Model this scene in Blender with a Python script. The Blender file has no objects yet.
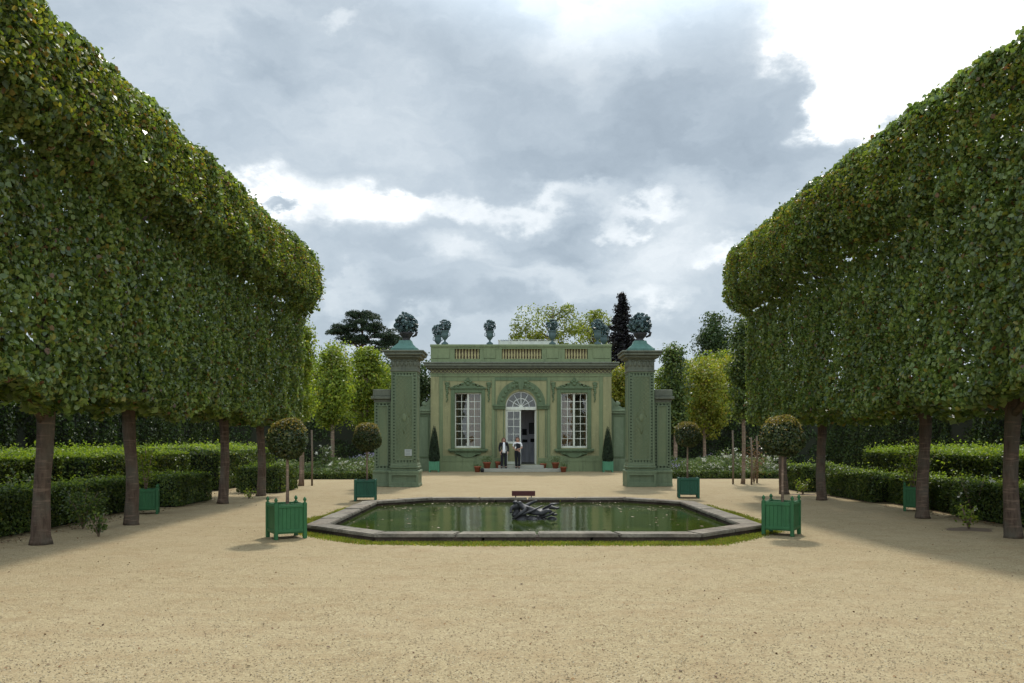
import bpy, bmesh, math, random
import numpy as np
from mathutils import Vector, Matrix, Euler

R = math.radians
random.seed(7)
rng = np.random.default_rng(11)
scene = bpy.context.scene
COL = scene.collection

F = 827.0            # focal length in pixels
HOR = 440.0          # horizon row
EYE = 1.6
AX = 0.46            # axis of the garden (pavilion, basin)

def wx(px, d): return (px - 512.0) * d / F
def wz(py, d): return EYE + (HOR - py) * d / F
def wd(py): return EYE * F / (py - HOR)

# ------------------------------------------------------------------ nodes / materials
def new_mat(name):
    m = bpy.data.materials.new(name); m.use_nodes = True
    nt = m.node_tree; nt.nodes.clear()
    out = nt.nodes.new('ShaderNodeOutputMaterial')
    return m, nt, out

def ramp(nt, fac, stops, interp='LINEAR'):
    r = nt.nodes.new('ShaderNodeValToRGB'); r.color_ramp.interpolation = interp
    e = r.color_ramp.elements
    while len(e) > 1: e.remove(e[-1])
    e[0].position = stops[0][0]; e[0].color = (*stops[0][1], 1)
    for p, c in stops[1:]:
        n = e.new(p); n.color = (*c, 1)
    nt.links.new(fac, r.inputs[0])
    return r.outputs[0]

def noise(nt, vec, scale, detail=4, rough=.55, dist=0.0):
    n = nt.nodes.new('ShaderNodeTexNoise')
    n.inputs['Scale'].default_value = scale; n.inputs['Detail'].default_value = detail
    n.inputs['Roughness'].default_value = rough; n.inputs['Distortion'].default_value = dist
    if vec is not None: nt.links.new(vec, n.inputs['Vector'])
    return n.outputs['Fac']

def math_(nt, op, a, b=None, clamp=False):
    n = nt.nodes.new('ShaderNodeMath'); n.operation = op; n.use_clamp = clamp
    for i, v in enumerate((a, b)):
        if v is None: continue
        if isinstance(v, (int, float)): n.inputs[i].default_value = v
        else: nt.links.new(v, n.inputs[i])
    return n.outputs[0]

def mixc(nt, fac, a, b, mode='MIX'):
    n = nt.nodes.new('ShaderNodeMix'); n.data_type = 'RGBA'; n.blend_type = mode
    for sock, v in ((n.inputs[0], fac), (n.inputs[6], a), (n.inputs[7], b)):
        if isinstance(v, (int, float)): sock.default_value = v
        elif isinstance(v, tuple): sock.default_value = (*v, 1)
        else: nt.links.new(v, sock)
    return n.outputs[2]

def mapped(nt, sx, sy, sz, world=True):
    if world:
        src = nt.nodes.new('ShaderNodeNewGeometry').outputs['Position']
    else:
        src = nt.nodes.new('ShaderNodeTexCoord').outputs['Object']
    m = nt.nodes.new('ShaderNodeMapping'); m.inputs['Scale'].default_value = (sx, sy, sz)
    nt.links.new(src, m.inputs['Vector'])
    return m.outputs[0]

def bump(nt, h, strength, dist):
    b = nt.nodes.new('ShaderNodeBump'); b.inputs['Strength'].default_value = strength
    b.inputs['Distance'].default_value = dist
    nt.links.new(h, b.inputs['Height']); return b.outputs[0]

def principled(nt, out, col, rough=.6, spec=.4, normal=None, metal=0.0):
    p = nt.nodes.new('ShaderNodeBsdfPrincipled')
    if isinstance(col, tuple): p.inputs['Base Color'].default_value = (*col, 1)
    else: nt.links.new(col, p.inputs['Base Color'])
    if isinstance(rough, (int, float)): p.inputs['Roughness'].default_value = rough
    else: nt.links.new(rough, p.inputs['Roughness'])
    p.inputs['Specular IOR Level'].default_value = spec
    p.inputs['Metallic'].default_value = metal
    if normal is not None: nt.links.new(normal, p.inputs['Normal'])
    nt.links.new(p.outputs[0], out.inputs[0])
    return p

def paint(name, c, worn=None, rough=.55, amt=.45, scale=1.6, streak=True):
    """weathered paint or stone: two tones broken by noise and vertical streaks"""
    m, nt, out = new_mat(name)
    worn = worn or tuple(x * .6 for x in c)
    v = mapped(nt, scale, scale, scale * (.25 if streak else 1))
    n1 = noise(nt, v, 2.2, 6, .62)
    v2 = mapped(nt, 1, 1, 1)
    n2 = noise(nt, v2, 17, 4, .6)
    f = math_(nt, 'ADD', math_(nt, 'MULTIPLY', n1, .65), math_(nt, 'MULTIPLY', n2, .35))
    f2 = nt.nodes.new('ShaderNodeMapRange'); f2.inputs[1].default_value = .38; f2.inputs[2].default_value = .66
    f2.inputs[3].default_value = 0; f2.inputs[4].default_value = amt
    nt.links.new(f, f2.inputs[0])
    col = mixc(nt, f2.outputs[0], c, worn)
    if streak:
        n4 = noise(nt, mapped(nt, 5, 5, .5), 1.4, 5, .65)
        col = mixc(nt, math_(nt, 'MULTIPLY', ramp(nt, n4, [(.50, (0, 0, 0)), (.72, (1, 1, 1))]), .55), col, tuple(x * .55 for x in worn))
        n5 = noise(nt, mapped(nt, 1, 1, 1), 5.5, 6, .7)
        col = mixc(nt, math_(nt, 'MULTIPLY', ramp(nt, n5, [(.54, (0, 0, 0)), (.70, (1, 1, 1))]), .35), col, tuple(min(.8, x * 1.3 + .02) for x in c))
    principled(nt, out, col, rough, .35, bump(nt, n2, .15, .01))
    return m

def leaf_mat(name, stops, transl=.35, rough=.45, clump=.35, cs=1.1, spec=.35, tgain=(1.25, 1.3, .6)):
    m, nt, out = new_mat(name)
    g = nt.nodes.new('ShaderNodeNewGeometry')
    col = ramp(nt, g.outputs['Random Per Island'], stops)
    v = mapped(nt, cs, cs, cs)
    n = noise(nt, v, 1.0, 3, .6)
    k = nt.nodes.new('ShaderNodeMapRange'); k.inputs[1].default_value = .32; k.inputs[2].default_value = .68
    k.inputs[3].default_value = 1 - clump; k.inputs[4].default_value = 1 + clump * .7
    nt.links.new(n, k.inputs[0])
    cc = nt.nodes.new('ShaderNodeCombineColor')
    for i in range(3): nt.links.new(k.outputs[0], cc.inputs[i])
    col = mixc(nt, 1.0, col, cc.outputs[0], 'MULTIPLY')
    p = nt.nodes.new('ShaderNodeBsdfPrincipled'); nt.links.new(col, p.inputs['Base Color'])
    p.inputs['Roughness'].default_value = rough; p.inputs['Specular IOR Level'].default_value = spec
    t = nt.nodes.new('ShaderNodeBsdfTranslucent')
    nt.links.new(mixc(nt, 1.0, col, tgain, 'MULTIPLY'), t.inputs['Color'])
    mx = nt.nodes.new('ShaderNodeMixShader'); mx.inputs[0].default_value = transl
    nt.links.new(p.outputs[0], mx.inputs[1]); nt.links.new(t.outputs[0], mx.inputs[2])
    nt.links.new(mx.outputs[0], out.inputs[0])
    return m

M = {}
M['lime_leaf'] = leaf_mat('lime_leaf', [(0, (.048, .086, .026)), (.35, (.128, .188, .048)), (.75, (.205, .266, .064)),
                                        (.92, (.21, .24, .05)), (.96, (.26, .22, .035)), (.985, (.17, .09, .035)), (1, (.11, .05, .025))],
                           .40, .36, .34, .9, .5)
M['tip_leaf'] = leaf_mat('tip_leaf', [(0, (.11, .16, .025)), (.55, (.19, .23, .035)), (.85, (.27, .24, .038)), (.95, (.26, .14, .035)), (1, (.17, .075, .03))], .5, .5, .3, 1.2, .3)
M['hedge_leaf'] = leaf_mat('hedge_leaf', [(0, (.030, .055, .015)), (.55, (.080, .122, .027)), (.92, (.145, .19, .038)), (1, (.21, .20, .045))], .4, .42, .35, 1.6, .35)
M['shoot_leaf'] = leaf_mat('shoot_leaf', [(0, (.10, .16, .02)), (.6, (.19, .26, .03)), (1, (.27, .31, .045))], .5, .45, .25, 1.5, .3)
M['wall_leaf'] = leaf_mat('wall_leaf', [(0, (.018, .036, .011)), (.6, (.040, .070, .019)), (1, (.075, .11, .028))], .3, .5, .4, .8, .25)
M['young_leaf'] = leaf_mat('young_leaf', [(0, (.085, .13, .018)), (.5, (.18, .24, .03)), (.9, (.27, .31, .04)), (1, (.32, .28, .04))], .5, .45, .35, .7, .3)
M['gold_leaf'] = leaf_mat('gold_leaf', [(0, (.10, .125, .018)), (.5, (.20, .225, .03)), (.85, (.27, .27, .04)), (1, (.32, .22, .04))], .5, .45, .35, .6, .3)
M['dark_leaf'] = leaf_mat('dark_leaf', [(0, (.018, .038, .012)), (.6, (.04, .07, .018)), (1, (.075, .105, .025))], .35, .5, .35, .5, .3)
M['airy_leaf'] = leaf_mat('airy_leaf', [(0, (.07, .10, .018)), (.5, (.16, .20, .03)), (1, (.28, .28, .045))], .5, .45, .3, .35, .3)
M['pine_leaf'] = leaf_mat('pine_leaf', [(0, (.012, .026, .014)), (.7, (.025, .045, .02)), (1, (.045, .065, .028))], .15, .6, .3, .5, .2)
M['plum_leaf'] = leaf_mat('plum_leaf', [(0, (.012, .010, .014)), (.6, (.024, .02, .022)), (1, (.04, .045, .04))], .15, .6, .3, .5, .2)
M['bay_leaf'] = leaf_mat('bay_leaf', [(0, (.026, .044, .014)), (.7, (.058, .082, .024)), (.93, (.10, .11, .03)), (1, (.15, .10, .035))], .3, .4, .25, 3, .45)
M['bay_tip'] = leaf_mat('bay_tip', [(0, (.13, .13, .035)), (.5, (.20, .165, .05)), (1, (.27, .17, .06))], .45, .45, .2, 3, .35)
M['yew_leaf'] = leaf_mat('yew_leaf', [(0, (.012, .028, .012)), (1, (.035, .055, .02))], .15, .55, .3, 3, .3)
M['grass'] = leaf_mat('grass', [(0, (.10, .135, .02)), (.6, (.19, .22, .03)), (.9, (.27, .26, .045)), (1, (.30, .16, .06))], .4, .6, .4, 2.2, .2)
M['bed_leaf'] = leaf_mat('bed_leaf', [(0, (.05, .085, .025)), (.5, (.10, .15, .035)), (.85, (.14, .17, .06)), (1, (.2, .2, .13))], .4, .5, .4, 1.4, .3)
M['petal'] = leaf_mat('petal', [(0, (.45, .44, .34)), (1, (.68, .67, .58))], .3, .6, .05, 3, .2, (1, 1, 1))
M['lilac'] = leaf_mat('lilac', [(0, (.16, .15, .24)), (1, (.28, .26, .34))], .3, .6, .2, 3, .2, (1, 1, 1))
M['dry_leaf'] = leaf_mat('dry_leaf', [(0, (.10, .045, .02)), (.6, (.17, .085, .035)), (1, (.22, .14, .06))], .3, .6, .3, 3, .2)
M['litter'] = leaf_mat('litter', [(0, (.06, .035, .022)), (.5, (.15, .075, .035)), (1, (.26, .15, .06))], .1, .7, .2, 3, .2)
M['lead_leaf'] = leaf_mat('lead_leaf', [(0, (.018, .04, .042)), (.6, (.045, .085, .085)), (1, (.10, .17, .165))], .02, .5, .2, 3, .5, (1, 1, 1))
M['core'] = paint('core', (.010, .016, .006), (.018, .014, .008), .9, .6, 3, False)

M['pillar'] = paint('pillar', (.150, .195, .112), (.100, .135, .074), .6, .6, 1.2)
M['pillar_void_shade'] = paint('pillar_void_shade', (.045, .066, .036), None, .8, .4)  # dark tone stands in for shade in the hollow behind the piercings
M['pillar_panel'] = paint('pillar_panel', (.128, .172, .092), (.185, .205, .105), .6, .8, 1.0)
M['olive'] = paint('olive', (.262, .25, .12), (.185, .186, .09), .7, .6, .9)
M['green'] = paint('green', (.160, .195, .092), (.105, .138, .066), .6, .55, 1.3)
M['trim'] = paint('trim', (.098, .140, .066), (.062, .092, .042), .55, .5, 1.5)
M['cornice'] = paint('cornice', (.140, .150, .105), (.07, .08, .06), .7, .6, 1.1)
M['tan'] = paint('tan', (.36, .315, .15), (.25, .215, .10), .7, .5, 2)
M['frieze_back'] = paint('frieze_back', (.085, .072, .048), None, .8, .5)
M['back_panel'] = paint('back_panel', (.17, .135, .085), None, .8, .5)
M['white'] = paint('white', (.56, .57, .48), (.44, .45, .37), .45, .35, 2)
M['copper'] = paint('copper', (.10, .205, .165), (.055, .125, .10), .6, .6, 2.5)
M['lead'] = paint('lead', (.045, .075, .075), (.09, .15, .14), .5, .6, 3, False)
M['bronze'] = paint('bronze', (.017, .016, .017), (.06, .056, .056), .5, .8, 6, False)
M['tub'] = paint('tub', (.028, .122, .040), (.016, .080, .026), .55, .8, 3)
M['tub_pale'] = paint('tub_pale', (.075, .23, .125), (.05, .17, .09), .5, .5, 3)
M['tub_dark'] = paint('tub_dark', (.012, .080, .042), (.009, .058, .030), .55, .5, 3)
M['soil'] = paint('soil', (.045, .032, .022), None, .95, .5, 5, False)
M['soil_patch'] = paint('soil_patch', (.16, .11, .068), (.09, .06, .04), .95, .9, 9, False)
M['terracotta'] = paint('terracotta', (.27, .075, .035), (.18, .06, .03), .75, .5, 6, False)
M['step'] = paint('step', (.34, .33, .27), (.23, .23, .18), .8, .6, 2, False)
M['interior'] = paint('interior', (.74, .74, .80), None, .9, .1)
M['curtain'] = paint('curtain', (.62, .45, .33), (.5, .35, .25), .9, .4)
M['black'] = paint('black', (.012, .012, .014), None, .6, .3)
M['slate'] = paint('slate', (.16, .17, .18), (.1, .11, .12), .7, .5)
M['sign'] = paint('sign', (.075, .012, .008), (.05, .01, .008), .5, .4)
M['notice'] = paint('notice', (.40, .43, .40), (.30, .33, .30), .6, .5, 12, False)
M['skin'] = paint('skin', (.46, .26, .18), None, .6, .15, 5, False)
M['hair'] = paint('hair', (.11, .05, .03), None, .6, .4, 20)
M['cloth_black'] = paint('cloth_black', (.012, .012, .015), (.02, .02, .024), .9, .5, 8, False)
M['cloth_white'] = paint('cloth_white', (.75, .75, .74), (.62, .63, .65), .9, .3, 8, False)
M['timber'] = paint('timber', (.17, .128, .088), (.11, .08, .055), .85, .6, 6)

def bark(name, a, b, moss):
    m, nt, out = new_mat(name)
    v = mapped(nt, 7, 7, 1.6)
    n = noise(nt, v, 2.2, 7, .68, .5)
    v2 = mapped(nt, 1, 1, 1); n2 = noise(nt, v2, 2.5, 4, .6)
    n3 = noise(nt, mapped(nt, 3, 3, 26), 1.2, 3, .5)
    c = ramp(nt, n, [(.3, b), (.62, a)])
    c = mixc(nt, math_(nt, 'MULTIPLY', ramp(nt, n2, [(.45, (0, 0, 0)), (.68, (1, 1, 1))]), .6), c, moss)
    c = mixc(nt, math_(nt, 'MULTIPLY', ramp(nt, n3, [(.56, (0, 0, 0)), (.7, (1, 1, 1))]), .5), c, tuple(x * 2.1 for x in a))
    principled(nt, out, c, .9, .2, bump(nt, n, .6, .03)); return m
M['bark'] = bark('bark', (.118, .080, .056), (.042, .027, .019), (.10, .095, .07))
M['bark_thin'] = bark('bark_thin', (.24, .17, .12), (.12, .08, .06), (.15, .14, .09))

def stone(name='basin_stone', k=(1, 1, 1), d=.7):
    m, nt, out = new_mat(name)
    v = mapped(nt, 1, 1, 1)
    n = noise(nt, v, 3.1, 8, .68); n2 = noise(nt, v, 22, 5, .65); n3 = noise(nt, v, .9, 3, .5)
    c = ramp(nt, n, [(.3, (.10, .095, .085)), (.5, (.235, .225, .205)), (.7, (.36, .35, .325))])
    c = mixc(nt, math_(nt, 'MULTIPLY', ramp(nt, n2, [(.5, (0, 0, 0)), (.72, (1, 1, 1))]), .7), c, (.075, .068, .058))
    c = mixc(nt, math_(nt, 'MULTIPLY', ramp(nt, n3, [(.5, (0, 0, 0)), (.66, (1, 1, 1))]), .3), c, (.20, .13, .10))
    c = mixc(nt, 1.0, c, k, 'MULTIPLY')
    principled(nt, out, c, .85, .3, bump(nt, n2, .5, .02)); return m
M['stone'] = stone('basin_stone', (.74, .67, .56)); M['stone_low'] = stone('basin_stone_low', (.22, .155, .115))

def gravel():
    m, nt, out = new_mat('gravel')
    v = mapped(nt, 1, 1, 1)
    fine = noise(nt, v, 48, 4, .72)
    mid = noise(nt, v, 6, 7, .7)
    big = noise(nt, v, .55, 4, .55)
    vo = nt.nodes.new('ShaderNodeTexVoronoi'); vo.inputs['Scale'].default_value = 62; nt.links.new(v, vo.inputs['Vector'])
    c = ramp(nt, vo.outputs['Color'], [(0, (.24, .175, .10)), (.3, (.315, .240, .138)), (.7, (.375, .295, .175)), (1, (.455, .375, .245))])
    c = mixc(nt, math_(nt, 'MULTIPLY', ramp(nt, fine, [(.50, (0, 0, 0)), (.70, (1, 1, 1))]), .42), c, (.185, .132, .078))
    c = mixc(nt, math_(nt, 'MULTIPLY', ramp(nt, mid, [(.48, (0, 0, 0)), (.66, (1, 1, 1))]), .55), c, (.225, .160, .092))
    c = mixc(nt, math_(nt, 'MULTIPLY', ramp(nt, big, [(.42, (0, 0, 0)), (.68, (1, 1, 1))]), .38), c, (.40, .315, .20))
    pt = noise(nt, mapped(nt, 1, 1.5, 1), 1.7, 6, .62)
    c = mixc(nt, math_(nt, 'MULTIPLY', ramp(nt, pt, [(.46, (0, 0, 0)), (.66, (1, 1, 1))]), .42), c, (.275, .182, .098))
    m2 = noise(nt, v, 19, 5, .75)
    c = mixc(nt, math_(nt, 'MULTIPLY', ramp(nt, m2, [(.50, (0, 0, 0)), (.64, (1, 1, 1))]), .5), c, (.20, .145, .085))
    c = mixc(nt, 1.0, c, (.93, .945, .90), 'MULTIPLY')
    h = math_(nt, 'ADD', math_(nt, 'MULTIPLY', vo.outputs['Distance'], 1.2), mid)
    principled(nt, out, c, .92, .15, bump(nt, h, .55, .012)); return m
M['gravel'] = gravel()

def glass(name, tint, refl, rough=.02):
    m, nt, out = new_mat(name)
    t = nt.nodes.new('ShaderNodeBsdfTransparent'); t.inputs[0].default_value = (*tint, 1)
    g = nt.nodes.new('ShaderNodeBsdfGlossy'); g.inputs['Roughness'].default_value = rough
    w = nt.nodes.new('ShaderNodeLayerWeight'); w.inputs[0].default_value = .3
    f = math_(nt, 'ADD', math_(nt, 'MULTIPLY', w.outputs['Fresnel'], .5), refl, True)
    n = noise(nt, mapped(nt, 1, 1, 1), 1.6, 2, .5)
    nt.links.new(bump(nt, n, .12, .05), g.inputs['Normal'])
    mx = nt.nodes.new('ShaderNodeMixShader'); nt.links.new(f, mx.inputs[0])
    nt.links.new(t.outputs[0], mx.inputs[1]); nt.links.new(g.outputs[0], mx.inputs[2])
    nt.links.new(mx.outputs[0], out.inputs[0]); return m
M['glass'] = glass('glass', (.80, .80, .74), .03)
M['roof_glass'] = glass('roof_glass', (.95, .97, .97), .12, .15)

def water():
    m, nt, out = new_mat('water')
    v = mapped(nt, 1, .7, 1)
    n = noise(nt, v, 7.5, 4, .6)
    algae = noise(nt, mapped(nt, 1, 1, 1), 1.1, 5, .6)
    c = ramp(nt, algae, [(.35, (.018, .034, .006)), (.7, (.048, .070, .012))])
    p = principled(nt, out, c, .045, .45, bump(nt, n, .13, .02)); p.inputs['IOR'].default_value = 1.33
    return m
M['water'] = water()

# ------------------------------------------------------------------ object helpers
def link(o, parent=None):
    COL.objects.link(o)
    if parent is not None: o.parent = parent
    return o

def tag(o, label=None, cat=None, group=None, kind=None):
    if label: o['label'] = label
    if cat: o['category'] = cat
    if group: o['group'] = group
    if kind: o['kind'] = kind
    return o

def thing(name, label, cat, loc=(0, 0, 0), rz=0.0, group=None):
    o = bpy.data.objects.new(name, None); link(o)
    o.empty_display_size = .2
    o.location = loc; o.rotation_euler = (0, 0, rz)
    return tag(o, label, cat, group)

def copy_tree(o, parent=None):
    c = o.copy(); COL.objects.link(c)
    if parent is not None: c.parent = parent
    for ch in list(o.children): copy_tree(ch, c)
    return c

class MB:
    def __init__(s): s.v = []; s.f = []; s.smooth = []
    def add(s, vs, fs, smooth=False):
        b = len(s.v); s.v.extend([tuple(v) for v in vs]); s.f.extend([tuple(i + b for i in f) for f in fs])
        s.smooth.extend([smooth] * len(fs)); return s
    def box(s, x0, x1, y0, y1, z0, z1, c=0.0):
        if x0 > x1: x0, x1 = x1, x0
        if c <= 0:
            vs = [(x, y, z) for z in (z0, z1) for y in (y0, y1) for x in (x0, x1)]
            return s.add(vs, [(0, 2, 3, 1), (4, 5, 7, 6), (0, 1, 5, 4), (2, 6, 7, 3), (0, 4, 6, 2), (1, 3, 7, 5)])
        bm = bmesh.new(); bmesh.ops.create_cube(bm, size=1)
        for v in bm.verts:
            v.co = Vector(((x0 + x1) / 2 + v.co.x * (x1 - x0), (y0 + y1) / 2 + v.co.y * (y1 - y0), (z0 + z1) / 2 + v.co.z * (z1 - z0)))
        bmesh.ops.bevel(bm, geom=bm.edges[:], offset=c, segments=1, affect='EDGES')
        return s.bm(bm)
    def bm(s, bm, smooth=False):
        bm.verts.index_update()
        s.add([v.co.copy() for v in bm.verts], [[v.index for v in f.verts] for f in bm.faces], smooth); bm.free(); return s
    def lathe(s, cx, cy, prof, n=12, smooth=True, rot=0.0):
        vs = []; fs = []
        for r, z in prof:
            for k in range(n):
                a = rot + 2 * math.pi * k / n
                vs.append((cx + r * math.cos(a), cy + r * math.sin(a), z))
        m = len(prof)
        for i in range(m - 1):
            for k in range(n):
                k2 = (k + 1) % n
                fs.append((i * n + k, i * n + k2, (i + 1) * n + k2, (i + 1) * n + k))
        fs.append(tuple(reversed(range(n)))); fs.append(tuple((m - 1) * n + k for k in range(n)))
        return s.add(vs, fs, smooth)
    def tube(s, pts, rad, n=8, smooth=True, wob=0.0, seed=0):
        rr = random.Random(seed)
        pts = [Vector(p) for p in pts]; vs = []; fs = []
        for i, p in enumerate(pts):
            t = (pts[min(i + 1, len(pts) - 1)] - pts[max(i - 1, 0)]).normalized()
            a = Vector((1, 0, 0)) if abs(t.x) < .8 else Vector((0, 1, 0))
            u = t.cross(a).normalized(); w = t.cross(u)
            for k in range(n):
                an = 2 * math.pi * k / n
                r = rad[i] * (1 + wob * (rr.random() - .5) * 2)
                vs.append(p + (u * math.cos(an) + w * math.sin(an)) * r)
        for i in range(len(pts) - 1):
            for k in range(n):
                k2 = (k + 1) % n
                fs.append((i * n + k, i * n + k2, (i + 1) * n + k2, (i + 1) * n + k))
        fs.append(tuple(reversed(range(n)))); fs.append(tuple((len(pts) - 1) * n + k for k in range(n)))
        return s.add(vs, fs, smooth)
    def ball(s, c, r, n=10, m=6, smooth=True):
        rx, ry, rz = r if isinstance(r, tuple) else (r, r, r)
        vs = [(c[0], c[1], c[2] - rz)]; fs = []
        for i in range(1, m):
            a = -math.pi / 2 + math.pi * i / m
            for k in range(n):
                b = 2 * math.pi * k / n
                vs.append((c[0] + rx * math.cos(a) * math.cos(b), c[1] + ry * math.cos(a) * math.sin(b), c[2] + rz * math.sin(a)))
        vs.append((c[0], c[1], c[2] + rz)); T = len(vs) - 1
        for k in range(n):
            k2 = (k + 1) % n
            fs.append((0, 1 + k2, 1 + k)); fs.append((T, 1 + (m - 2) * n + k, 1 + (m - 2) * n + k2))
            for i in range(m - 2):
                fs.append((1 + i * n + k, 1 + i * n + k2, 1 + (i + 1) * n + k2, 1 + (i + 1) * n + k))
        return s.add(vs, fs, smooth)
    def prism(s, pts, y0, y1):
        """outline in (x, z) counter-clockwise, extruded from y0 (front) to y1"""
        n = len(pts)
        bm = bmesh.new()
        fr = [bm.verts.new((x, y0, z)) for x, z in pts]; bk = [bm.verts.new((x, y1, z)) for x, z in pts]
        bm.faces.new(fr); bm.faces.new(bk[::-1])
        for i in range(n):
            j = (i + 1) % n; bm.faces.new((fr[i], bk[i], bk[j], fr[j]))
        bmesh.ops.triangulate(bm, faces=[f for f in bm.faces if len(f.verts) > 4])
        bmesh.ops.recalc_face_normals(bm, faces=bm.faces[:])
        return s.bm(bm)
    def build(s, name, mat, parent=None):
        me = bpy.data.meshes.new(name); me.from_pydata(s.v, [], s.f)
        me.polygons.foreach_set('use_smooth', s.smooth); me.materials.append(mat if not isinstance(mat, str) else M[mat]); me.update()
        o = bpy.data.objects.new(name, me); return link(o, parent)

def arc(cx, cz, r, a0, a1, n):
    return [(cx + r * math.cos(R(a0 + (a1 - a0) * i / n)), cz + r * math.sin(R(a0 + (a1 - a0) * i / n))) for i in range(n + 1)]

# ------------------------------------------------------------------ foliage helpers (numpy)
def unit(a): return a / np.maximum(np.linalg.norm(a, axis=1, keepdims=True), 1e-9)

class SN:
    """cheap smooth noise: sum of random plane waves, about -1..1"""
    def __init__(s, scale, seed, k=7):
        g = np.random.default_rng(seed)
        s.d = unit(g.normal(size=(k, 3))) * scale * g.uniform(.6, 1.6, (k, 1)); s.p = g.uniform(0, 6.28, k); s.k = k
    def __call__(s, p): return np.sin(p @ s.d.T + s.p).sum(1) / math.sqrt(s.k) * .8

def leaf_arrays(P, N, L, W=.75, tilt=.8, droop=.6, hexa=False, fold=.12):
    n = len(P)
    N = unit(N + tilt * rng.normal(size=(n, 3)))
    t = rng.normal(size=(n, 3)); t[:, 2] -= droop
    t = unit(t - (t * N).sum(1, keepdims=True) * N)
    b = np.cross(N, t)
    L = (np.asarray(L) * rng.uniform(.7, 1.25, n))[:, None]
    w = L * W * .5
    P = P - t * L * .5
    if hexa:
        V = np.stack([P, P + t * L * .28 + b * w * .92 + N * L * fold, P + t * L * .62 + b * w * .8 + N * L * fold, P + t * L,
                      P + t * L * .62 - b * w * .8 + N * L * fold, P + t * L * .28 - b * w * .92 + N * L * fold], 1)
    else:
        V = np.stack([P, P + t * L * .42 + b * w + N * L * fold, P + t * L, P + t * L * .42 - b * w + N * L * fold], 1)
    return V

def leaf_mesh(name, Vs, mat, parent=None):
    """Vs: arrays (n, k, 3); leaves of different k may be mixed"""
    Vs = [v for v in Vs if len(v)]
    co = np.concatenate([v.reshape(-1, 3) for v in Vs]).astype(np.float32)
    tot = np.concatenate([np.full(len(v), v.shape[1], np.int32) for v in Vs])
    st = np.concatenate([[0], np.cumsum(tot)[:-1]]).astype(np.int32)
    me = bpy.data.meshes.new(name)
    me.vertices.add(len(co)); me.vertices.foreach_set('co', co.ravel())
    me.loops.add(len(co)); me.loops.foreach_set('vertex_index', np.arange(len(co), dtype=np.int32))
    me.polygons.add(len(tot)); me.polygons.foreach_set('loop_start', st); me.polygons.foreach_set('loop_total', tot)
    me.update(calc_edges=True); me.materials.append(M[mat])
    o = bpy.data.objects.new(name, me); return link(o, parent)

def box_surface(x0, x1, y0, y1, z0, z1, per, faces='xXyYZ', seed=0, lump=.05, rough=2.5, depth=.04, roundz=.0):
    """points and normals over the faces of a clipped block"""
    Ps, Ns = [], []
    spec = {'x': (0, x0, -1), 'X': (0, x1, 1), 'y': (1, y0, -1), 'Y': (1, y1, 1), 'Z': (2, z1, 1), 'z': (2, z0, -1)}
    lo = np.array([x0, y0, z0]); hi = np.array([x1, y1, z1])
    for f in faces:
        ax, val, sg = spec[f]
        o = [i for i in range(3) if i != ax]
        area = (hi[o[0]] - lo[o[0]]) * (hi[o[1]] - lo[o[1]])
        n = int(area * per)
        p = lo + rng.random((n, 3)) * (hi - lo); p[:, ax] = val
        nn = np.zeros((n, 3)); nn[:, ax] = sg
        Ps.append(p); Ns.append(nn)
    P = np.concatenate(Ps); N = np.concatenate(Ns)
    a = SN(rough, seed); b = SN(rough * 3.3, seed + 1)
    off = lump * (a(P) + .5 * b(P)) - rng.exponential(depth, len(P))
    if roundz > 0:     # soften the shoulders
        dz = np.clip((P[:, 2] - (z1 - roundz)) / roundz, 0, 1)
        c = np.array([(x0 + x1) / 2, (y0 + y1) / 2, 0])
        P[:, 0] -= np.where(np.abs(N[:, 0]) > .5, np.sign(N[:, 0]) * dz ** 2 * roundz * .5, 0)
        for ax, l, h in ((0, x0, x1), (1, y0, y1)):
            e = np.clip(1 - np.minimum(P[:, ax] - l, h - P[:, ax]) / roundz, 0, 1)
            P[:, 2] -= np.where(N[:, 2] > .5, e ** 2 * roundz * .5, 0)
    return P + N * off[:, None], N

# ------------------------------------------------------------------ world: overcast sky with breaks
SUN_EL, SUN_AZ = 53.0, 9.0      # ahead of the camera, a little to the right
def pxdir(px, py): return Vector(((px - 512) / F, 1, (HOR - py) / F)).normalized()

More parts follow.
